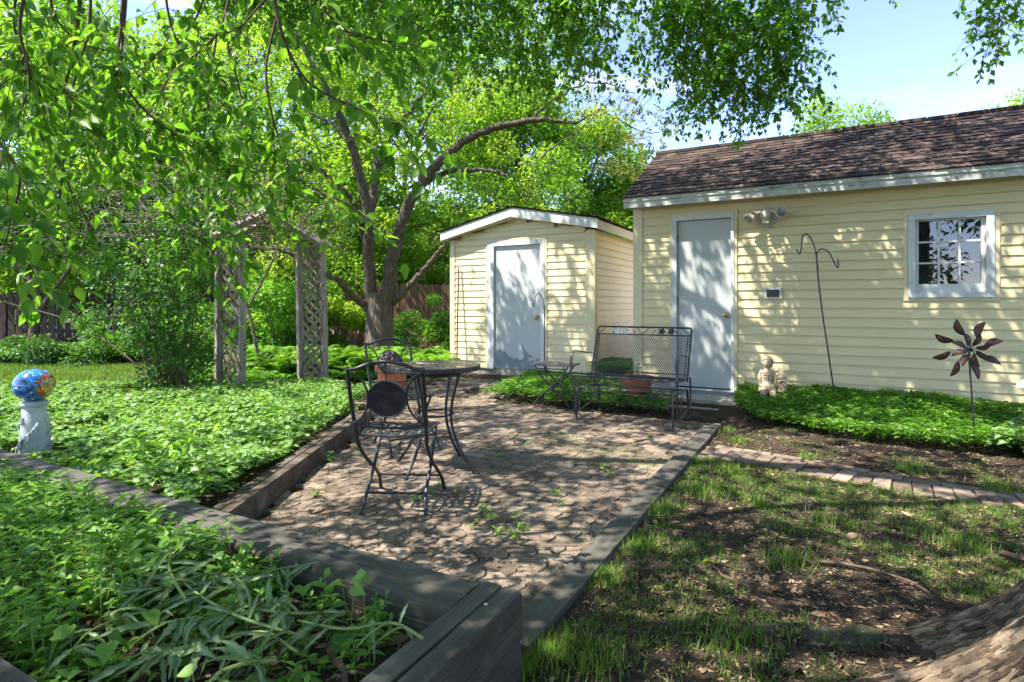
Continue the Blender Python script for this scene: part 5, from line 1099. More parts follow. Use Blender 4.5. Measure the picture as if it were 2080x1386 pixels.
# bough fringe across the top middle
for (a, b_, r_, n) in [(880, 0, .3, 20), (960, -10, .3, 20), (1040, -10, .3, 20), (1120, -20, .3, 18), (1200, -20, .28, 16), (900, 70, .28, 16), (980, 60, .28, 16), (1060, 60, .28, 16), (1140, 50, .28, 15), (1210, 60, .2, 9), (1000, 130, .22, 11), (1080, 130, .25, 12), (1160, 120, .22, 11), (1190, 170, .14, 6), (930, 130, .2, 8), (1100, 190, .15, 5), (1260, -30, .3, 11), (1215, 130, .1, 4), (830, 40, .3, 12)]:
    vis_clump(a, b_ - 30, 5.3 + random.uniform(-.5, .5), r_, n)
for (a, b_, r_, n) in [(380, -120, .4, 18), (480, -60, .4, 20), (580, -120, .4, 20), (560, -20, .35, 14), (660, -60, .4, 20), (760, -100, .4, 20), (840, -60, .4, 18), (700, 30, .35, 14), (800, 20, .35, 14), (520, -220, .4, 16), (640, -240, .4, 16), (760, -260, .4, 16), (880, -200, .4, 16), (960, -140, .4, 14), (620, 40, .3, 8), (870, -320, .4, 14), (700, -380, .4, 14), (1000, -260, .4, 12)]:
    vis_clump(a, b_, 6.9 + random.uniform(-.6, .5), r_, int(n * 1.5), .6, .08, .022)
# sprig at the top right corner
for (a, b_, r_, n) in [(2010, -20, .14, 8), (2060, 0, .16, 9), (2030, 60, .12, 7), (2080, 60, .15, 7), (1995, 100, .07, 4), (2010, 140, .05, 3)]:
    vis_clump(a, b_ - 10, 4.0, r_, n, .28, .06, .028)
# large leaves hanging close to the camera, upper left
def px_branch(seq, Y0, Y1, r0, r1, sub=9, L=.32, ll=.058, step=.04, tint=(.1, .9), dr=.8):
    pts = [P(a, b_, Y0 + (Y1 - Y0) * i / (len(seq) - 1)) - ON for i, (a, b_) in enumerate(seq)]; pp = smooth_path(pts, 5); m_ = len(pp)
    tw.tube(pp, [r0 + (r1 - r0) * i / (m_ - 1) for i in range(m_)], 6, cap=False)
    for k in range(sub):
        i = int(random.uniform(.15, .999) * (m_ - 1)); d = pp[min(i + 1, m_ - 1)] - pp[i - 1]; d.normalize()
        spray(lv2, tw, pp[i], d * .6 + Vector((random.gauss(0, .7), random.gauss(0, .7), random.gauss(-.1, .4))), L * random.uniform(.5, 1.2), dr, step, ll, .62, tint, .002)
    d = pp[-1] - pp[-3]; spray(lv2, tw, pp[-1], d, L * .8, dr, step, ll, .62, tint, .002)
lv2 = LV()
for seq, Y0, Y1, r0, r1, sub in [
    ([(185, -60), (180, 60), (150, 170), (132, 300), (118, 430), (112, 500)], 2.1, 2.2, .006, .002, 9),
    ([(255, -60), (248, 60), (236, 150), (215, 240)], 1.9, 2.0, .011, .004, 8),
    ([(236, 150), (300, 230), (420, 320), (500, 380)], 2.0, 2.3, .005, .002, 9),
    ([(480, -60), (440, 70), (350, 150), (300, 240), (270, 330)], 2.2, 2.3, .006, .002, 8),
    ([(440, 70), (430, 150), (420, 240), (400, 330)], 2.3, 2.3, .004, .002, 7),
    ([(460, 80), (490, 200), (488, 300), (470, 400)], 2.4, 2.5, .004, .002, 8),
    ([(550, -60), (570, 60), (620, 160), (700, 210), (800, 250), (870, 280)], 1.8, 1.9, .006, .002, 10),
    ([(560, 40), (540, 150), (560, 260), (600, 360), (680, 400), (740, 440)], 2.2, 2.3, .005, .002, 10),
    ([(640, -60), (660, 20), (720, 70), (830, 90)], 1.9, 2.0, .006, .002, 8),
    ([(700, -60), (740, -20), (800, 20), (860, 60)], 2.3, 2.4, .006, .002, 7),
    ([(60, -60), (40, 60), (60, 160), (30, 260)], 1.7, 1.8, .006, .002, 7),
    ([(-60, 80), (20, 130), (90, 170), (160, 200)], 1.9, 2.0, .005, .002, 7),
    ([(-60, 250), (0, 290), (40, 370), (20, 450)], 1.5, 1.6, .005, .002, 5),
    ([(120, 300), (140, 380), (180, 450), (200, 500)], 2.2, 2.3, .004, .0015, 5),
    ([(330, -60), (350, 60), (400, 130), (520, 180)], 2.5, 2.6, .006, .002, 9),
    ([(250, 240), (330, 370), (420, 440), (480, 500)], 2.5, 2.7, .004, .0015, 8),
    ([(-60, 500), (20, 510), (60, 540), (90, 560)], 1.7, 1.8, .004, .0015, 4),
    ([(600, -60), (520, 20), (480, 60), (400, 80)], 2.6, 2.7, .006, .002, 8),
    ([(330, 420), (380, 470), (440, 520), (450, 580)], 2.6, 2.6, .004, .0015, 6),
    ([(100, -60), (110, 30), (170, 90), (270, 110)], 2.4, 2.6, .006, .002, 8)]:
    px_branch(seq, Y0, Y1, r0, r1, int(sub * 2.0))
    if seq[-1][1] < 460 and seq[-1][0] < 430: jx, jy = random.gauss(0, 60), random.uniform(-90, -10); px_branch([(a + jx, b_ + jy) for a, b_ in seq], Y0 + .6, Y1 + .7, r0, r1, int(sub * 2.2))
# the unseen canopy overhead that dapples the yard
big = LV(); nclump = 0
while nclump < 900:
    x = random.uniform(-7.5, 4.5); y = random.uniform(-3.0, 6.6); z = max(3.4, 1.2 + .56 * max(y, 0) + .45) + random.random() * 2.0
    if math.hypot(x, y) < .8 and z < 3.5: continue
    lx, ly_ = x + .58 * z, y + .252 * z; u = UX[0] * lx + UX[1] * ly_; v = VX[0] * lx + VX[1] * ly_
    p = .66
    if v > 4.9 and u > -.7 and v < 6.9: p = .30
    if lx < -1.6 and v > 1.7: p = .10 if fbm(lx * .9, ly_ * .9, 71) > .42 else .45
    if lx < -1.6 and ly_ > 7.3: p = .12
    if v < 1.75 or (u > -1 and v < 3.6): p = .85
    if ly_ > 6.8 and lx < 1: p = .45
    if 1.75 < v < 2.6 and -2.6 < lx < .2: p = .4
    if random.random() > p: continue
    nclump += 1; c = Vector((x, y, z)) - ON
    for k in range(8): spray(big, tw if k < 1 else None, c + Vector((random.gauss(0, .16), random.gauss(0, .16), random.gauss(0, .12))), (random.gauss(0, 1), random.gauss(0, 1), random.gauss(0, .3)), .5, .5, .036, .095, .62, (.1, .9), .004)
nx = 0
while nx < 30:
    u, v = random.uniform(-4.6, 2.4), random.uniform(.3, 1.62 if nx % 4 else 2.6); X, Y = uv2w(u, v)
    if v > 1.7 and u < -.9: continue
    z = random.uniform(3.4, 5.6); x, y = X - .58 * z, Y - .252 * z + random.gauss(0, .1); z = max(z, 1.2 + .56 * max(y, 0) + .45)
    nx += 1; c = Vector((X - .58 * z, Y - .252 * z, z)) - ON
    for k in range(8): spray(big, None, c + Vector((random.gauss(0, .16), random.gauss(0, .16), random.gauss(0, .12))), (random.gauss(0, 1), random.gauss(0, 1), random.gauss(0, .3)), .5, .5, .036, .095, .62, (.1, .9), .004)
lv.build('crown', T_DIA, M['leafA'], nt_); lv2.build('hanging_foliage', T_OVL, M['leafA'], nt_, curl=.3); big.build('crown', T_DIA, M['leafA'], nt_); tw.build('twigs', M['twig'], nt_)['kind'] = 'stuff'

# ------------------------------------------------------------------ arbor with climbers
ar = empty('garden_arbor', (-3.25, 7.7, .0), 0, 'weathered wooden lattice arbor with peaked top over the garden path', 'arbor')
OA = Vector((-3.25, 7.7, 0))
def gp_(px, py, z): Y = (EYE - z) * F / (py - HZ); return Vector(((px - 1040) / F * Y, Y, z)) - OA
A = {'r0': gp_(611, 786, .04), 'r1': gp_(664, 788, .04), 'l0': gp_(440, 808, .04), 'l1': gp_(492, 801, .04)}
A['r0'] = P(612, 620, 8.05) - OA; A['r1'] = P(660, 620, 8.05) - OA; A['l0'] = P(444, 620, 7.55) - OA; A['l1'] = P(491, 620, 7.5) - OA
top = {}
for k, b_ in A.items():
    b_.z = .0; t = b_ + Vector((-.045 if k[0] == 'r' else .0, 0, 2.03)); top[k] = t
    mb = MB(); mb.tube([b_, b_.lerp(t, .5) + Vector((.004, 0, 0)), t], .056, 4); mb.build('post', M['greywood'], ar)
for s in 'rl':
    b0, b1, t0, t1 = A[s + '0'], A[s + '1'], top[s + '0'], top[s + '1']; w = (b1 - b0).length; h = 1.93; n = int((w + h) / .13); mb = MB()
    ex_ = (b1 - b0).normalized(); nrm_ = ex_.cross(Vector((0, 0, 1)))
    for sg_ in (1, -1):
        for i in range(-2, n + 2):
            pts = []
            for t in np.linspace(0, 1, 60):
                z = .08 + t * h; x = i * .13 - (z - .08) if sg_ > 0 else -w + i * .13 * 1.0 + (z - .08) - h + w
                x = (i * .13 - (h - (z - .08))) if sg_ < 0 else x
                if 0 <= x <= w: pts.append(b0 + ex_ * x + Vector((-.045 * z / 2 if s == 'r' else 0, 0, z)) + nrm_ * .008 * sg_)
            if len(pts) > 1:
                d = (pts[-1] - pts[0]); wv_ = d.cross(nrm_).normalized() * .019; tn = nrm_ * .004
                mb._add([q + a_ * wv_ + c_ * tn for q in (pts[0], pts[-1]) for a_, c_ in ((-1, -1), (1, -1), (1, 1), (-1, 1))], [(0, 1, 2, 3), (7, 6, 5, 4), (0, 4, 5, 1), (1, 5, 6, 2), (2, 6, 7, 3), (3, 7, 4, 0)])
    mb.build('lattice_panel', M['greywood'], ar)
    mb = MB(); mb.tube([t0 + Vector((-.05, 0, -.03)), t1 + Vector((.05, 0, -.03))], .03, 4); mb.build('top_rail', M['greywood'], ar)
ap = (top['l1'] + top['r0']) / 2 + Vector((.02, 0, .40))
for dy in (-.18, .18):
    for s, tgt in ((-1, 'l0'), (1, 'r1')):
        mb = MB(); e = top[tgt] + Vector((s * .06, dy, 0)); mb.tube([ap + Vector((0, dy, 0)), e], .050, 4); mb.build('rafter', M['greywood'], ar)
mb = MB()
for s, tgt in ((-1, 'l0'), (1, 'r1')):
    for t in np.linspace(.12, .95, 7): c = ap.lerp(top[tgt], t) + Vector((0, 0, .045)); mb.tube([c + Vector((0, -.27, 0)), c + Vector((0, .27, 0))], .018, 4)
mb.build('roof_slat', M['greywood'], ar)
vi = empty('climbing_vine', (-4.1, 7.6, 0), 0, 'tangled vine of bare twigs and small leaves over the arbor top', 'climbing plant'); OV = Vector((-4.1, 7.6, 0)); mb = MB(); lv = LV()
for k in range(230):
    c = P(random.choice([random.gauss(330, 120), random.gauss(560, 70)]), random.gauss(435, 38), 7.6 + random.gauss(0, .35)) - OV; d = Vector((random.gauss(0, 1), random.gauss(0, .5), random.gauss(0, .35))); pts = [c]
    for j in range(6): d = (d + Vector((random.gauss(0, .35), random.gauss(0, .3), random.gauss(-.05, .3)))).normalized(); pts.append(pts[-1] + d * random.uniform(.07, .14))
    mb.tube(pts, [.0055 - .0006 * j for j in range(7)], 4, cap=False)
for s in 'rl':
    for k in range(4):
        x = random.random(); b0 = (A[s + '0'].lerp(A[s + '1'], x)) + OA - OV; pts = [b0]
        for j in range(12): pts.append(Vector((b0.x + random.gauss(0, .045) - .004 * j, b0.y + random.gauss(0, .05) - .04, .02 + j * .175)))
        mb.tube(smooth_path(pts, 3), .007, 5, cap=False)
for k in range(110):
    s_, tgt = random.choice([(-1, 'l0'), (1, 'r1')]); c = ap.lerp(top[tgt], random.random()) + Vector((random.gauss(0, .05), random.gauss(0, .2), random.gauss(.03, .06))) + OA - OV; d = Vector((random.gauss(0, 1), random.gauss(0, .6), random.gauss(0, .35))); pts = [c]
    for j in range(6): d = (d + Vector((random.gauss(0, .35), random.gauss(0, .3), random.gauss(-.08, .3)))).normalized(); pts.append(pts[-1] + d * random.uniform(.05, .10))
    mb.tube(pts, [.0055 - .0006 * j for j in range(7)], 4, cap=False)
for k in range(90):
    a_ = random.choice(['r', 'l', 't', 't', 't', 't', 't']); 
    if a_ == 't': c = ap + Vector((random.uniform(-1.6, 1.0), random.gauss(0, .25), random.gauss(-.05, .15)))
    else: c = A[a_ + '0'].lerp(A[a_ + '1'], random.random()) + Vector((0, 0, random.uniform(.3, 2.0)))
    cloud(lv, c + OA - OV, (.16, .14, .2), 22 if a_ == 't' else 14, .05, .6, (.0, .8))
mb.build('vine_stems', M['deadtwig'], vi, smooth=True)['kind'] = 'stuff'; lv.build('foliage', T_DIA, M['leafA'], vi)
ro = empty('rose_bush', (-4.35, 6.9, .08), 0, 'large leafy bush growing against the left side of the arbor', 'shrub'); ORo = Vector((-4.35, 6.9, .08)); mb = MB(); lv = LV()
for (a, b_, r_, n) in [(390, 470, .35, 420), (330, 530, .36, 420), (400, 560, .26, 250), (300, 600, .34, 380), (370, 620, .30, 340), (340, 690, .36, 420), (395, 720, .26, 280), (300, 680, .25, 200), (370, 760, .34, 420), (320, 765, .24, 230), (250, 480, .35, 260), (230, 560, .3, 240), (400, 400, .35, 300), (200, 640, .2, 110), (180, 660, .16, 70), (160, 650, .12, 40)]:
    c = P(a, b_, 6.8 + random.uniform(-.5, .5)) - ORo; cloud(lv, c, (r_, r_, r_ * .85), int(n * 1.1), .06, .62, (.0, .85), shell=.1)
for k in range(26):
    th_ = random.uniform(0, 6.28); e = Vector((random.gauss(0, .55), random.gauss(0, .35), random.uniform(.7, 1.9))); limb(mb, [(random.gauss(.3, .1), random.gauss(0, .1), 0), e * .5 + Vector((random.gauss(0, .1), 0, .25)), e], .013, .004, 6, 4)
for k in range(6): spray(lv, mb, P(260 + 20 * k, 640, 6.5) - ORo, (-1, -.3, random.uniform(-.1, .3)), .8, .15, .03, .06, .62, (.2, .9), .005)
mb.build('stem', M['twig'], ro, smooth=True); lv.build('foliage', T_OVL, M['leafD'], ro)
mb = MB(); lv = LV(); fl2 = empty('dead_vine_tangle', (-4.1, 8.9, 0), 0, 'leafless tangle of thin grey branches left of the arbor top', 'shrub')
for k in range(120):
    c = P(random.uniform(150, 560), random.uniform(330, 500), 8.6 + random.uniform(-.5, .5)) - Vector((-4.1, 8.9, 0)); d = Vector((random.gauss(.5, 1), random.gauss(0, .4), random.gauss(-.1, .4))); pts = [c]
    for j in range(7): d = (d + Vector((random.gauss(0, .3), random.gauss(0, .3), random.gauss(0, .28)))).normalized(); pts.append(pts[-1] + d * .14)
    mb.tube(pts, [.008 - .0008 * j for j in range(8)], 4, cap=False)
limb(mb, [(.2, 0, -.1), (0, 0, 1.0), (-.4, 0, 2.0), (-1.0, 0, 2.6)], .03, .012, 6); limb(mb, [(.0, 0, 1.2), (.4, 0, 2.0), (.6, 0, 2.8)], .02, .01, 6)
mb.build('branches', M['deadtwig'], fl2, smooth=True)

# ------------------------------------------------------------------ ferns, ground covers, grass, weeds, litter
def stuff(o, label=None, cat=None):
    o['kind'] = 'stuff'
    if label: o['label'] = label; o['category'] = cat
    return o
lv = LV(); mb = MB()
def frond(c, az, L, ht, ll=.085):
    n = 26; t = np.linspace(0.04, 1, n); x = L * t * .8; z = ht * (1.5 * t - 1.0 * t ** 2.2); q = np.stack([c[0] + np.cos(az) * x, c[1] + np.sin(az) * x, c[2] + z], 1)
    tg = norm(np.gradient(q, axis=0)); sd = norm(np.cross(tg, [[0, 0, 1.]] * n)); w = ll * np.sin(np.pi * np.clip(t * .92 + .08, 0, 1)) ** .7 * 1.3 + .008
    for s in (1, -1): lv.add(q, sd * s + tg * .35 + np.array([0, 0, -.12]), np.cross(sd, tg) * 1.0 + R.normal(0, .12, (n, 3)), w, np.full(n, .26), np.full(n, R.uniform(.1, 1)) + R.uniform(-.1, .1, n))
    mb.tube([tuple(p) for p in q[::4]], .0025, 3, cap=False)
for k in range(150):
    a, b_ = random.uniform(505, 905), random.uniform(0, 1); Y = random.uniform(8.7, 10.6)
    X = (a - 1040) / F * Y
    if X > -1.25 and Y > 9.6: continue
    s_ = random.uniform(.75, 1.15)
    for j in range(8): frond((X, Y, .05), random.uniform(0, 6.28), random.uniform(.45, .7) * s_, random.uniform(.42, .62) * s_)
for k in range(5):
    X, Y = G0[0] - .55 * UX[0] + random.uniform(.5, 1.2) * VX[0] + random.gauss(0, .08), G0[1] - .45 * UX[1] + random.uniform(.5, 1.2) * VX[1]
    for j in range(7): frond((X, Y, .1), random.uniform(0, 6.28), .5, .5)
for k in range(9):
    for j in range(6): frond((random.uniform(-5.2, -4.2), random.uniform(8.2, 9.4), .05), random.uniform(0, 6.28), .4, .4)
o = stuff(lv.build('fern_bed', T_DIA, M['fern']), 'bed of bright green ferns at the foot of the multi-stemmed tree', 'ferns')
mb.build('frond_stalks', M['stem'], o)

def cover(name, pts, H, ll, T, mat, lw=.6, tint=(.1, .95), flat=.35, lift=None, label=None, cat=None, ns=1.5, zpow=.5, curl=.25):
    n = len(pts); X, Y = pts[:, 0], pts[:, 1]; hh = H * (.55 + .9 * (fbm(X * ns, Y * ns, 60) - .25)) * (lift if lift is not None else 1)
    z = zg(X, Y) + hh * R.uniform(.25, 1, n) ** zpow; az = R.uniform(0, 6.28, n)
    d = np.stack([np.cos(az), np.sin(az), R.uniform(-.35, .35, n)], 1); nr = np.array([0, 0, 1.]) + R.normal(0, flat, (n, 3))
    tt = np.clip(R.uniform(tint[0], tint[1], n) * .6 + .4 * fbm(X * 2.2, Y * 2.2, 61) * tint[1] * 1.5 - .05, 0, 1)
    o = leaves(name, T, np.stack([X, Y, z], 1), d, nr, ll * R.uniform(.6, 1.2, n), lw * R.uniform(.85, 1.15, n), tt, mat, curl=R.uniform(-.05, curl, n))
    return stuff(o, label, cat)
def scatter(n, x0, x1, y0, y1, f):
    X = R.uniform(x0, x1, n); Y = R.uniform(y0, y1, n); k = f(X, Y); k = k if k.dtype == bool else R.uniform(0, 1, n) < k
    return np.stack([X[k], Y[k]], 1)
UU = lambda X, Y: UX[0] * X + UX[1] * Y
VV = lambda X, Y: VX[0] * X + VX[1] * Y
# variegated cover in the left bed
f = lambda X, Y: (np.hypot(X + 3.30, Y - 3.92) > .22) * np.where((X < -1.62 + .06 * (vn(Y * 5, X * 0, 3) - .3)) & (VV(X, Y) > 1.62) & (Y < 7.15 + .5 * fbm(X * 1.1, Y * 1.1, 7) - .25 * (X > -2.6) * (X + 2.6)), 1.0, 0) * np.where(Y > 4.5, .8, 1) * np.clip((fbm(X * 2.6, Y * 2.6, 91) - .28) * 5, .12, 1)
cover('variegated_ground_cover', scatter(90000, -8.5, -1.55, 2.4, 7.5, f), .20, .056, T_HRT, M['varieg'], .8, (.0, .95), .6, label='variegated small-leaved ground cover in the left bed', cat='ground cover')
# low greens behind the lawn and around the arbor
f = lambda X, Y: np.where((Y > 11.0 + .4 * fbm(X, Y, 4)), 1.0, 0)
cover('fence_undergrowth', scatter(15000, -14, -3.8, 10.9, 12.6, f), .42, .085, T_OVL, M['leafA'], .6, (.0, .8), .5, label='knee-high green undergrowth along the foot of the dark fence', cat='undergrowth')
f = lambda X, Y: np.where(((Y > 8.35) | (X < -3.35)) & (X < -1.6 + .2 * (Y > 9)), 1.0, 0)
cover('arbor_undergrowth', scatter(14000, -4.6, -.9, 8.0, 9.4, f), .24, .06, T_OVL, M['leafA'], .6, (.1, 1), .5, label='low leafy plants between arbor and fern bed', cat='undergrowth')
f = lambda X, Y: np.where((VV(X, Y) < 7.50) & (X < -1.0) & (VV(X, Y) > 6.9 - .0 * X), .9, 0)
cover('shed_corner_cover', scatter(5000, -2.3, -.95, 7.7, 9.4, f), .2, .055, T_OVL, M['vinca'], .6, (.2, 1), .5, label='small leafy clump left of the shed front', cat='ground cover')
# glossy cover between patio and buildings
def fA(X, Y):
    u, v = UU(X, Y), VV(X, Y); w = .18 * (fbm(X * 3, Y * 3, 12) - .5)
    return np.where((u > -3.80 + w) & (u < -1.50) & (v > 6.06 + w) & (v < 7.62 - .62 * (u > -2.2)) & ~((u > -1.95) & (v > 6.55)), 1.0, 0)
ptsA = scatter(60000, -.8, 3.2, 5.6, 9.5, fA)
cover('door_ground_cover', ptsA[:19000], .19, .045, T_OVL, M['vinca'], .5, (.1, 1), .55, label='glossy ground cover behind the side table and glider bench', cat='ground cover')
def fB(X, Y):
    u, v = UU(X, Y), VV(X, Y); w = .25 * (fbm(X * 1.7, Y * 1.7, 13) - .5); edge = 5.95 - .42 * ss((u + .9) / 1.6) - .20 * ss((u - .8) / 1.2)
    return np.where((u > -.86 + w * .5 - .0) & (v > edge + w + .40 * ss((-.5 - u) / .35)) & (v < 7.02), 1.0, 0)
ptsB = scatter(110000, 1.9, 6.5, 3.2, 7.2, fB); uB = UU(ptsB[:, 0], ptsB[:, 1]); vB = VV(ptsB[:, 0], ptsB[:, 1])
near = (uB > 1.0 + .5 * (vB - 5.4)) 
lift = np.clip((vB - 5.2) / .35, .35, 1.0)
cover('wall_ground_cover', ptsB[~near][:30000], .24, .048, T_OVL, M['vinca'], .45, (.15, 1), .55, lift=lift[~near][:30000], label='glossy mound of ground cover along the garage wall', cat='ground cover')
cover('broadleaf_ground_cover', ptsB[near][:14000], .25, .075, T_HRT, M['varieg'], .75, (.0, .6), .45, lift=lift[near][:14000], label='broader silvery leaves at the right end of the garage bed', cat='ground cover')
# sunlit lawn beyond the left bed
def grass(name, pts, ln, wd, tint, label, lean=.5, T=T_BLD, mat='grass', zoff=0):
    n = len(pts); X, Y = pts[:, 0], pts[:, 1]; az = R.uniform(0, 6.28, n); az = az + 0; l_ = R.uniform(.05, lean, n)
    d = np.stack([np.cos(az) * l_, np.sin(az) * l_, np.ones(n)], 1); nr = np.stack([np.cos(az), np.sin(az), np.full(n, .1)], 1)
    L_ = ln * R.uniform(.5, 1.25, n); return stuff(leaves(name, T, np.stack([X, Y, zg(X, Y) - .004 + zoff], 1), d, -nr, L_, wd / L_, tint, M[mat], curl=R.uniform(0, .5, n)), label, 'grass')
f = lambda X, Y: np.where((Y > 7.0) & (X < -3.4 + .0 * Y), 1.0, 0)
pL = scatter(80000, -14, -3.2, 6.9, 11.3, f); grass('lawn_grass', pL, .055, .011, np.clip(R.uniform(.35, .85, len(pL)) + .25 * (fbm(pL[:, 0], pL[:, 1], 5) - .5), 0, .86), 'sunlit lawn beyond the left bed')
# patchy grass in the shade on the right
pth2 = np.array([(.95, 5.15), (1.25, 4.8), (1.6, 4.5), (2.02, 4.14), (2.30, 3.86), (2.62, 3.62), (2.95, 3.42), (3.4, 3.25), (4.1, 3.1), (5.2, 3.0)])
def dpath(X, Y):
    d = np.full(X.shape, 9.)
    for a, b_ in zip(pth2[:-1], pth2[1:]):
        e = b_ - a; t = np.clip(((X - a[0]) * e[0] + (Y - a[1]) * e[1]) / (e @ e), 0, 1); d = np.minimum(d, np.hypot(X - a[0] - t * e[0], Y - a[1] - t * e[1]))
    return d
def fG(X, Y):
    u, v = UU(X, Y), VV(X, Y); m = (fbm(X * 1.7, Y * 1.7, 33) * .65 + fbm(X * 7, Y * 7, 35) * .35); dp = dpath(X, Y)
    beyond = (Y - X * -.72) > 5.55   # far side of the path is barer
    thr = np.where(beyond, .56, .41) + .10 * np.exp(-((X - 1.5) ** 2 + (Y - 1.9) ** 2) / .5); p = np.clip((m - thr) * 14, 0, 1)
    p = p * (dp > .10) * ((u > -.86)) * (v < 6.2) * (np.hypot(X - 2.25, Y - 1.35) > .9)
    band = np.exp(-((dp - .45) / .35) ** 2) * (~beyond); return np.clip(p + band * .55 * (m > .42), 0, 1) * np.where(beyond, .5, 1)
cen = scatter(42000, -.2, 5.6, .8, 6.4, fG); kk = 7
pG = np.repeat(cen, kk, axis=0) + R.normal(0, .013, (len(cen) * kk, 2)); tG = np.repeat(np.clip(R.uniform(.05, .8, len(cen)), 0, .86), kk); dead = fbm(pG[:, 0] * 4, pG[:, 1] * 4, 99) > .66; tG = np.where(dead & (R.uniform(0, 1, len(tG)) < .6), R.uniform(.88, 1, len(tG)), tG)
grass('shade_grass', pG, .034, .0030, tG, 'thin patchy grass in the shade of the big tree', 2.0)
cen = []
for (px, py, s, n_) in [(1215, 1180, .10, 90), (1240, 1080, .12, 110), (1330, 1040, .10, 70), (1430, 1010, .12, 90), (1300, 1120, .08, 60), (1180, 1110, .06, 40), (1120, 1330, .10, 90), (1200, 1370, .12, 80), (1080, 1300, .05, 40), (1060, 1370, .06, 60), (1545, 1040, .05, 45), (1475, 880, .07, 60), (1500, 905, .08, 40), (1640, 940, .06, 30), (1850, 960, .1, 50), (2030, 1000, .1, 60), (1400, 940, .10, 60), (1500, 1330, .15, 60), (1750, 900, .05, 25), (1830, 1000, .08, 30), (1600, 1160, .10, 50), (1480, 960, .10, 60), (1950, 1130, .14, 70), (1700, 1080, .12, 60)]:
    Y = EYE * F / (py - HZ); X = (px - 1040) / F * Y; cen.append(np.array([[X, Y]]) + R.normal(0, s * .6, (n_ * 4, 2)))
cen = np.concatenate(cen); k_ = (UU(cen[:, 0], cen[:, 1]) > -.9) & (dpath(cen[:, 0], cen[:, 1]) > .1); cen = cen[k_]
grass('grass_tufts', cen, .062, .0042, np.where(R.uniform(0, 1, len(cen)) < .13, R.uniform(.9, 1, len(cen)), R.uniform(.2, .8, len(cen))), 'longer grass tufts along the sunken timber', .8)
# litter of bark chips, dry leaves and twigs
def chips(name, pts, ln, label, flat=.35, z=.004):
    n = len(pts); az = R.uniform(0, 6.28, n); d = np.stack([np.cos(az), np.sin(az), R.normal(0, .16, n)], 1); nr = np.array([0, 0, 1.]) + R.normal(0, flat, (n, 3))
    L_ = ln * R.uniform(.35, 1.0, n) * (1 + 1.6 * (R.uniform(0, 1, n) > .95)); return stuff(leaves(name, T_CHIP, np.stack([pts[:, 0], pts[:, 1], zg(pts[:, 0], pts[:, 1]) + z], 1), d, nr, L_, R.uniform(.18, .6, n), R.uniform(0, 1, n) ** 1.3, M['chip']), label, 'litter')
f = lambda X, Y: np.where(UU(X, Y) > -.86, 1, 0) * (dpath(X, Y) > .02) * np.clip(.22 + 1.3 * np.exp(-((X - 1.6) ** 2 + (Y - 1.9) ** 2) / 1.1) + .25 * (fbm(X * 3, Y * 3, 17) > .55), 0, 1)
chips('bark_litter', scatter(70000, -.3, 5, .7, 6.2, f), .026, 'bark chips and dry leaves scattered on the soil around the big tree')
f = lambda X, Y: np.where(UU(X, Y) > -.86, 1, 0) * (dpath(X, Y) > .12) * (Y < 6)
chips('soil_crumbs', scatter(75000, -.3, 4.6, .8, 6.2, f), .015, 'fine dark crumbs of soil and rotted bark on the shaded ground', .7, .002)
f = lambda X, Y: np.where((UU(X, Y) < -1.03) & (X > -1.42) & (VV(X, Y) > 1.6), 1, 0) * np.clip(.02 + .9 * np.exp(-(X + 1.4) / .35) + .7 * np.exp(-(VV(X, Y) - 1.6) / .30) + .6 * np.exp((UU(X, Y) + 1.05) / .12) + .35 * (fbm(X * 3, Y * 3, 18) > .6) + .6 * np.exp(-((VV(X, Y) - 5.75) / .3) ** 2), 0, 1)
chips('patio_litter', scatter(20000, -1.5, 2.6, 2.0, 7.6, f), .021, 'brown leaf crumbs and bark bits on the paving', z=.010)
f = lambda X, Y: np.where((UU(X, Y) < -1.03) & (X > -1.45) & (VV(X, Y) > 1.6), 1, 0) * np.clip(.9 * np.exp(-(X + 1.42) / .28) + .8 * np.exp(-(VV(X, Y) - 1.6) / .16) + .5 * np.exp((UU(X, Y) + 1.04) / .08), 0, 1) * (fbm(X * 6, Y * 6, 28) > .38)
f2 = lambda X, Y: np.where((VV(X, Y) > 5.9) & (VV(X, Y) < 7.6) & (UU(X, Y) < -1.0) & (X > -3.4), .6, 0)
chips('path_litter', scatter(9000, -3.5, 2.2, 5.6, 9.2, f2), .03, 'soil crumbs and leaf bits on the bare path to the shed')
mb = MB(); mb2 = MB()
def twig(mb, X, Y, L, r, z=.008):
    az = random.uniform(0, 6.28); pts = []; x, y = X, Y
    for j in range(6): pts.append((x, y, float(zg(x, y)) + z + r + abs(random.gauss(0, .004)))); az += random.gauss(0, .35); x += math.cos(az) * L / 5; y += math.sin(az) * L / 5
    mb.tube(pts, [r * (1 - .12 * j) for j in range(6)], 5)
n = 0
while n < 430:
    X, Y = random.uniform(-1.4, 2.2), random.uniform(2.1, 6.6); u, v = UU(X, Y), VV(X, Y)
    if u > -1.05 or v < 1.62: continue
    w = .12 + math.exp(-(X + 1.4) / .4) + .9 * math.exp(-(v - 1.6) / .45) + .5 * math.exp((u + 1.05) / .15)
    if random.random() < w: twig(mb, X, Y, random.uniform(.05, .22), random.uniform(.0009, .0024), .008); n += 1
twig(mb, .42, 2.75, .5, .005, .012); twig(mb, .30, 2.45, .4, .004, .012); twig(mb, -.2, 2.6, .45, .004, .012); twig(mb, -.6, 2.75, .5, .0035, .012); twig(mb, .55, 3.2, .35, .004, .012)
stuff(mb.build('patio_twigs', M['twig'], smooth=True), 'fallen thin twigs on the paving', 'twigs')
n = 0
while n < 260:
    X, Y = random.uniform(.1, 4.5), random.uniform(1.2, 5.5)
    if UU(X, Y) < -.85: continue
    twig(mb2, X, Y, random.uniform(.05, .25), random.uniform(.001, .003), .004); n += 1
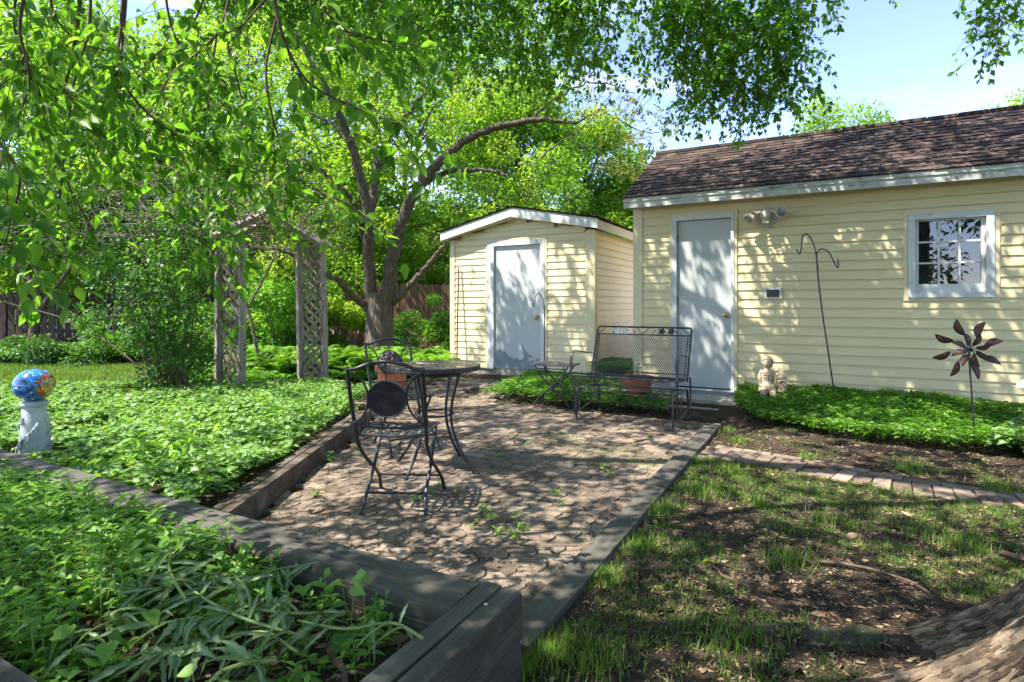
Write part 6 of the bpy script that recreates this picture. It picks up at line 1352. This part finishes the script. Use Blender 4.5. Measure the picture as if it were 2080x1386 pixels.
twig(mb2, 1.35, 2.5, .45, .010); twig(mb2, .95, 2.25, .30, .008); twig(mb2, 2.2, 2.55, .6, .016); twig(mb2, .8, 2.9, .5, .004)
stuff(mb2.build('ground_twigs', M['twig'], smooth=True), 'fallen sticks on the ground by the big tree', 'twigs')
# little weeds between the pavers
lv = LV()
for (px, py, s) in [(845, 1020, 1), (1000, 1060, 1.3), (985, 1045, 1), (1010, 1090, .8), (1060, 1080, .9), (1140, 1030, .6), (890, 990, .6), (670, 940, 1.4), (640, 1010, .8), (1240, 965, .8), (1225, 960, 1), (1070, 905, .6), (1020, 930, .8), (760, 880, .5), (930, 1005, .5), (1130, 1010, .9), (1290, 905, .4), (1000, 915, .7), (960, 1075, .9), (875, 1005, .6), (1045, 1095, 1), (1050, 1055, .9)]:
    Y = EYE * F / (py - HZ); X = (px - 1040) / F * Y; m_ = int(9 * s) + 4; az = R.uniform(0, 6.28, m_)
    lv.add(np.stack([X + R.normal(0, .014 * s, m_), Y + R.normal(0, .014 * s, m_), zg(np.full(m_, X), np.full(m_, Y)) + R.uniform(.006, .05 * s, m_)], 1), np.stack([np.cos(az), np.sin(az), R.uniform(.1, .8, m_)], 1), np.array([0, 0, 1.]) + R.normal(0, .4, (m_, 3)), R.uniform(.016, .034, m_) * (.6 + .5 * s), R.uniform(.4, .8, m_), R.uniform(.4, 1, m_))
o = stuff(lv.build('paver_weeds', T_OVL, M['weed']), 'tiny green weeds sprouting between the pavers', 'weeds')

# near bed: leafy weeds, heart-shaped leaves and pulled wilted stalks
def inbed(X, Y): u, v = UU(X, Y), VV(X, Y); return (u < -1.03) & (v < 1.36) & (v > .67) & (u > -5)
lv = LV(); hv = LV(); st_ = MB(); n = 0
dens = lambda u, v: np.clip(.25 + .9 * ss((-1.5 - u) / .9) + .25 * (v > 1.2), 0, 1)
while n < 1800:
    X, Y = random.uniform(-4.4, -.1), random.uniform(.8, 3.9); u, v = UU(X, Y), VV(X, Y)
    if not (u < -1.04 and .68 < v < 1.38 + .06 * (u < -2.5) and u > -4.9): continue
    if random.random() > float(dens(u, v)): continue
    n += 1; H = random.uniform(.05, .16) * (.65 + .6 * (u < -1.9)); z0 = float(zg(X, Y)); dx_, dy_ = random.gauss(0, .03), random.gauss(0, .03); k = random.randint(3, 6); big_ = 1.0 if fbm(X * 2.5, Y * 2.5, 222) + random.gauss(0, .1) < .52 else 1.6
    tp_ = (X + dx_, Y + dy_, z0 + H); st_.tube([(X, Y, z0), tp_], .0013, 3, cap=False)
    for j in range(k):
        t = .3 + .7 * j / (k - 1); a0 = j * 1.57 + random.uniform(-.3, .3); L_ = random.uniform(.026, .048) * (1.15 - .45 * t) * big_
        az = np.array([a0, a0 + math.pi]); q = np.array([(X + dx_ * t, Y + dy_ * t, z0 + H * t)] * 2)
        lv.add(q, np.stack([np.cos(az), np.sin(az), np.full(2, .25 + .4 * (t > .9))], 1), np.array([0, 0, 1.]) + R.normal(0, .25, (2, 3)), np.full(2, L_), np.full(2, random.uniform(.38, .6)), R.uniform(.1, .95, 2))
n = 0
while n < 420:
    X, Y = random.uniform(-4.4, -.2), random.uniform(.8, 3.7); u, v = UU(X, Y), VV(X, Y)
    if not (u < -1.12 and .68 < v < 1.36 and u > -4.9) or random.random() > dens(u, v): continue
    n += 1; az = random.uniform(0, 6.28); H = random.uniform(.05, .17); z0 = float(zg(X, Y)); q = (X + .02 * math.cos(az), Y + .02 * math.sin(az), z0 + H); st_.tube([(X, Y, z0), q], .0016, 4, cap=False)
    hv.add(np.array([q]), np.array([[math.cos(az), math.sin(az), random.uniform(-.5, .1)]]), np.array([[0, 0, 1.]]) + R.normal(0, .35, (1, 3)), R.uniform(.032, .062, 1), R.uniform(.75, .95, 1), R.uniform(.0, .8, 1))
o = stuff(lv.build('bed_weeds', T_OVL, M['weed'], curl=.25), 'dense small-leaved weeds filling the near planting bed', 'weeds'); st_.build('weed_stems', M['stem'], o)
stuff(hv.build('heart_leaf_weeds', T_HRT, M['weed'], curl=.3), 'heart-shaped dark green leaves in the near bed', 'weeds')
wl = LV(); ws = MB()
def stalk(pts, r0, r1, nl, L0, L1, Yd=None):
    nl = int(nl * 2.2); pts = [(a + random.gauss(0, 9), b_ + random.gauss(0, 7), z + .035 + random.gauss(0, .008)) for a, b_, z in pts]
    q = []
    for (px, py, z) in pts: Y = (EYE - z) * F / (py - HZ); q.append(Vector(((px - 1040) / F * Y, Y, z)))
    pp = smooth_path(q, 6); m_ = len(pp); ws.tube(pp, [r0 + (r1 - r0) * i / (m_ - 1) for i in range(m_)], 8)
    for k in range(nl):
        i = int(random.uniform(.05, 1) * (m_ - 1)); d = pp[min(i + 1, m_ - 1)] - pp[max(i - 1, 0)]; d.normalize(); sd = Vector((-d.y, d.x, 0)) * random.choice([-1, 1])
        dr = d * random.uniform(-.2, .8) + sd * random.uniform(.3, 1) + Vector((0, 0, random.gauss(0, .18)))
        wl.add(np.array([pp[i]]), np.array([dr]), np.array([[random.gauss(0, .55), random.gauss(0, .55), 1.]]), R.uniform(L0, L1, 1) * .9, R.uniform(.24, .38, 1), R.uniform(0, 1, 1))
stalk([(870, 1300, .26), (820, 1270, .28), (760, 1262, .28), (690, 1270, .28), (600, 1268, .27)], .0048, .0035, 5, .09, .15)
stalk([(590, 1290, .27), (500, 1250, .28), (420, 1200, .28), (350, 1170, .27)], .0048, .003, 12, .10, .17)
stalk([(700, 1235, .26), (600, 1245, .28), (500, 1250, .28), (400, 1260, .27), (300, 1280, .26)], .0045, .003, 14, .10, .18)
stalk([(500, 1170, .26), (400, 1185, .27), (280, 1195, .27), (180, 1172, .26)], .0045, .003, 13, .10, .17)
stalk([(375, 1215, .27), (345, 1150, .30), (348, 1125, .31), (370, 1120, .31), (410, 1125, .29)], .0055, .004, 12, .10, .17)
stalk([(640, 1130, .25), (560, 1165, .27), (470, 1180, .27), (390, 1190, .27)], .0045, .003, 10, .09, .15)
stalk([(560, 1340, .27), (480, 1355, .28), (450, 1375, .28), (480, 1400, .26)], .0055, .004, 6, .10, .16)
stalk([(620, 1320, .24), (520, 1290, .27), (420, 1300, .27), (330, 1330, .26), (250, 1350, .25)], .0045, .003, 15, .10, .18)
stalk([(330, 1230, .25), (260, 1250, .27), (200, 1290, .26), (150, 1320, .25)], .004, .003, 8, .09, .15)
stalk([(440, 1100, .25), (380, 1080, .27), (300, 1090, .27)], .004, .003, 9, .09, .14)
o = stuff(wl.build('wilted_weeds', T_LOB, M['wilt'], curl=.5), 'heap of pulled wilted grey green weeds with long toothed leaves', 'weeds'); ws.build('pale_stalks', M['stem'], o, smooth=True)
f = lambda X, Y: inbed(X, Y)
chips('bed_litter', scatter(9000, -4.5, -.1, .7, 3.9, f), .05, 'brown bark chips and sticks on the soil of the near bed')
mb = MB()
for k in range(60):
    X, Y = random.uniform(-2, -.4), random.uniform(1.3, 2.2)
    if inbed(np.array([X]), np.array([Y]))[0]: twig(mb, X, Y, random.uniform(.1, .35), random.uniform(.002, .006), .02)
twig(mb, -.52, 1.62, .35, .012, .02)
stuff(mb.build('bed_sticks', M['twig'], smooth=True), 'brown sticks lying in the near bed', 'twigs')
# taller seedlings standing up from the left bed
lv = LV(); mb = MB()
for (px, py, s) in [(375, 900, 1.0), (320, 960, .9), (560, 840, .9), (575, 795, .8), (590, 830, .8), (440, 830, .6), (300, 940, 1.1), (480, 880, .5), (640, 850, .6), (250, 960, .9), (690, 820, .7), (700, 800, .7), (545, 900, .4), (200, 850, .6), (120, 850, .5)]:
    Y = (EYE - .1) * F / (py + 25 - HZ); X = (px - 1040) / F * Y; b0 = Vector((X, Y, float(zg(X, Y))))
    for j in range(4): spray(lv, mb, b0 + Vector((random.gauss(0, .02), random.gauss(0, .02), .02)), (random.gauss(0, .6), random.gauss(0, .6), 1), .34 * s, .35, .020, .065 * s + .018, .5, (.3, 1), .003)
o = stuff(lv.build('seedlings', T_OVL, M['weed']), 'taller leafy seedlings poking out of the left bed', 'seedlings'); mb.build('seedling_stems', M['stem'], o)

f = lambda X, Y: np.where((X > -3) & (Y < 8), 1.0, 0) * ~((UU(X, Y) < -1.0) & (VV(X, Y) < 1.6))
pF = scatter(110, -1.4, 4.6, 1.3, 7.5, f); n = len(pF); az = R.uniform(0, 6.28, n)
M['yleaf'] = leafmat('fallen_yellow_leaf', [(0, (.30, .20, .05)), (.5, (.42, .30, .08)), (1, (.25, .13, .05))], .2, 1.2, rough=.6)
stuff(leaves('fallen_leaves', T_OVL, np.stack([pF[:, 0], pF[:, 1], zg(pF[:, 0], pF[:, 1]) + .012], 1), np.stack([np.cos(az), np.sin(az), R.normal(0, .15, n)], 1), np.array([0, 0, 1.]) + R.normal(0, .3, (n, 3)), R.uniform(.02, .05, n), .55, R.uniform(0, 1, n), M['yleaf'], curl=R.uniform(-.2, .4, n)), 'yellow fallen leaves dotted over paving and lawn', 'leaves')
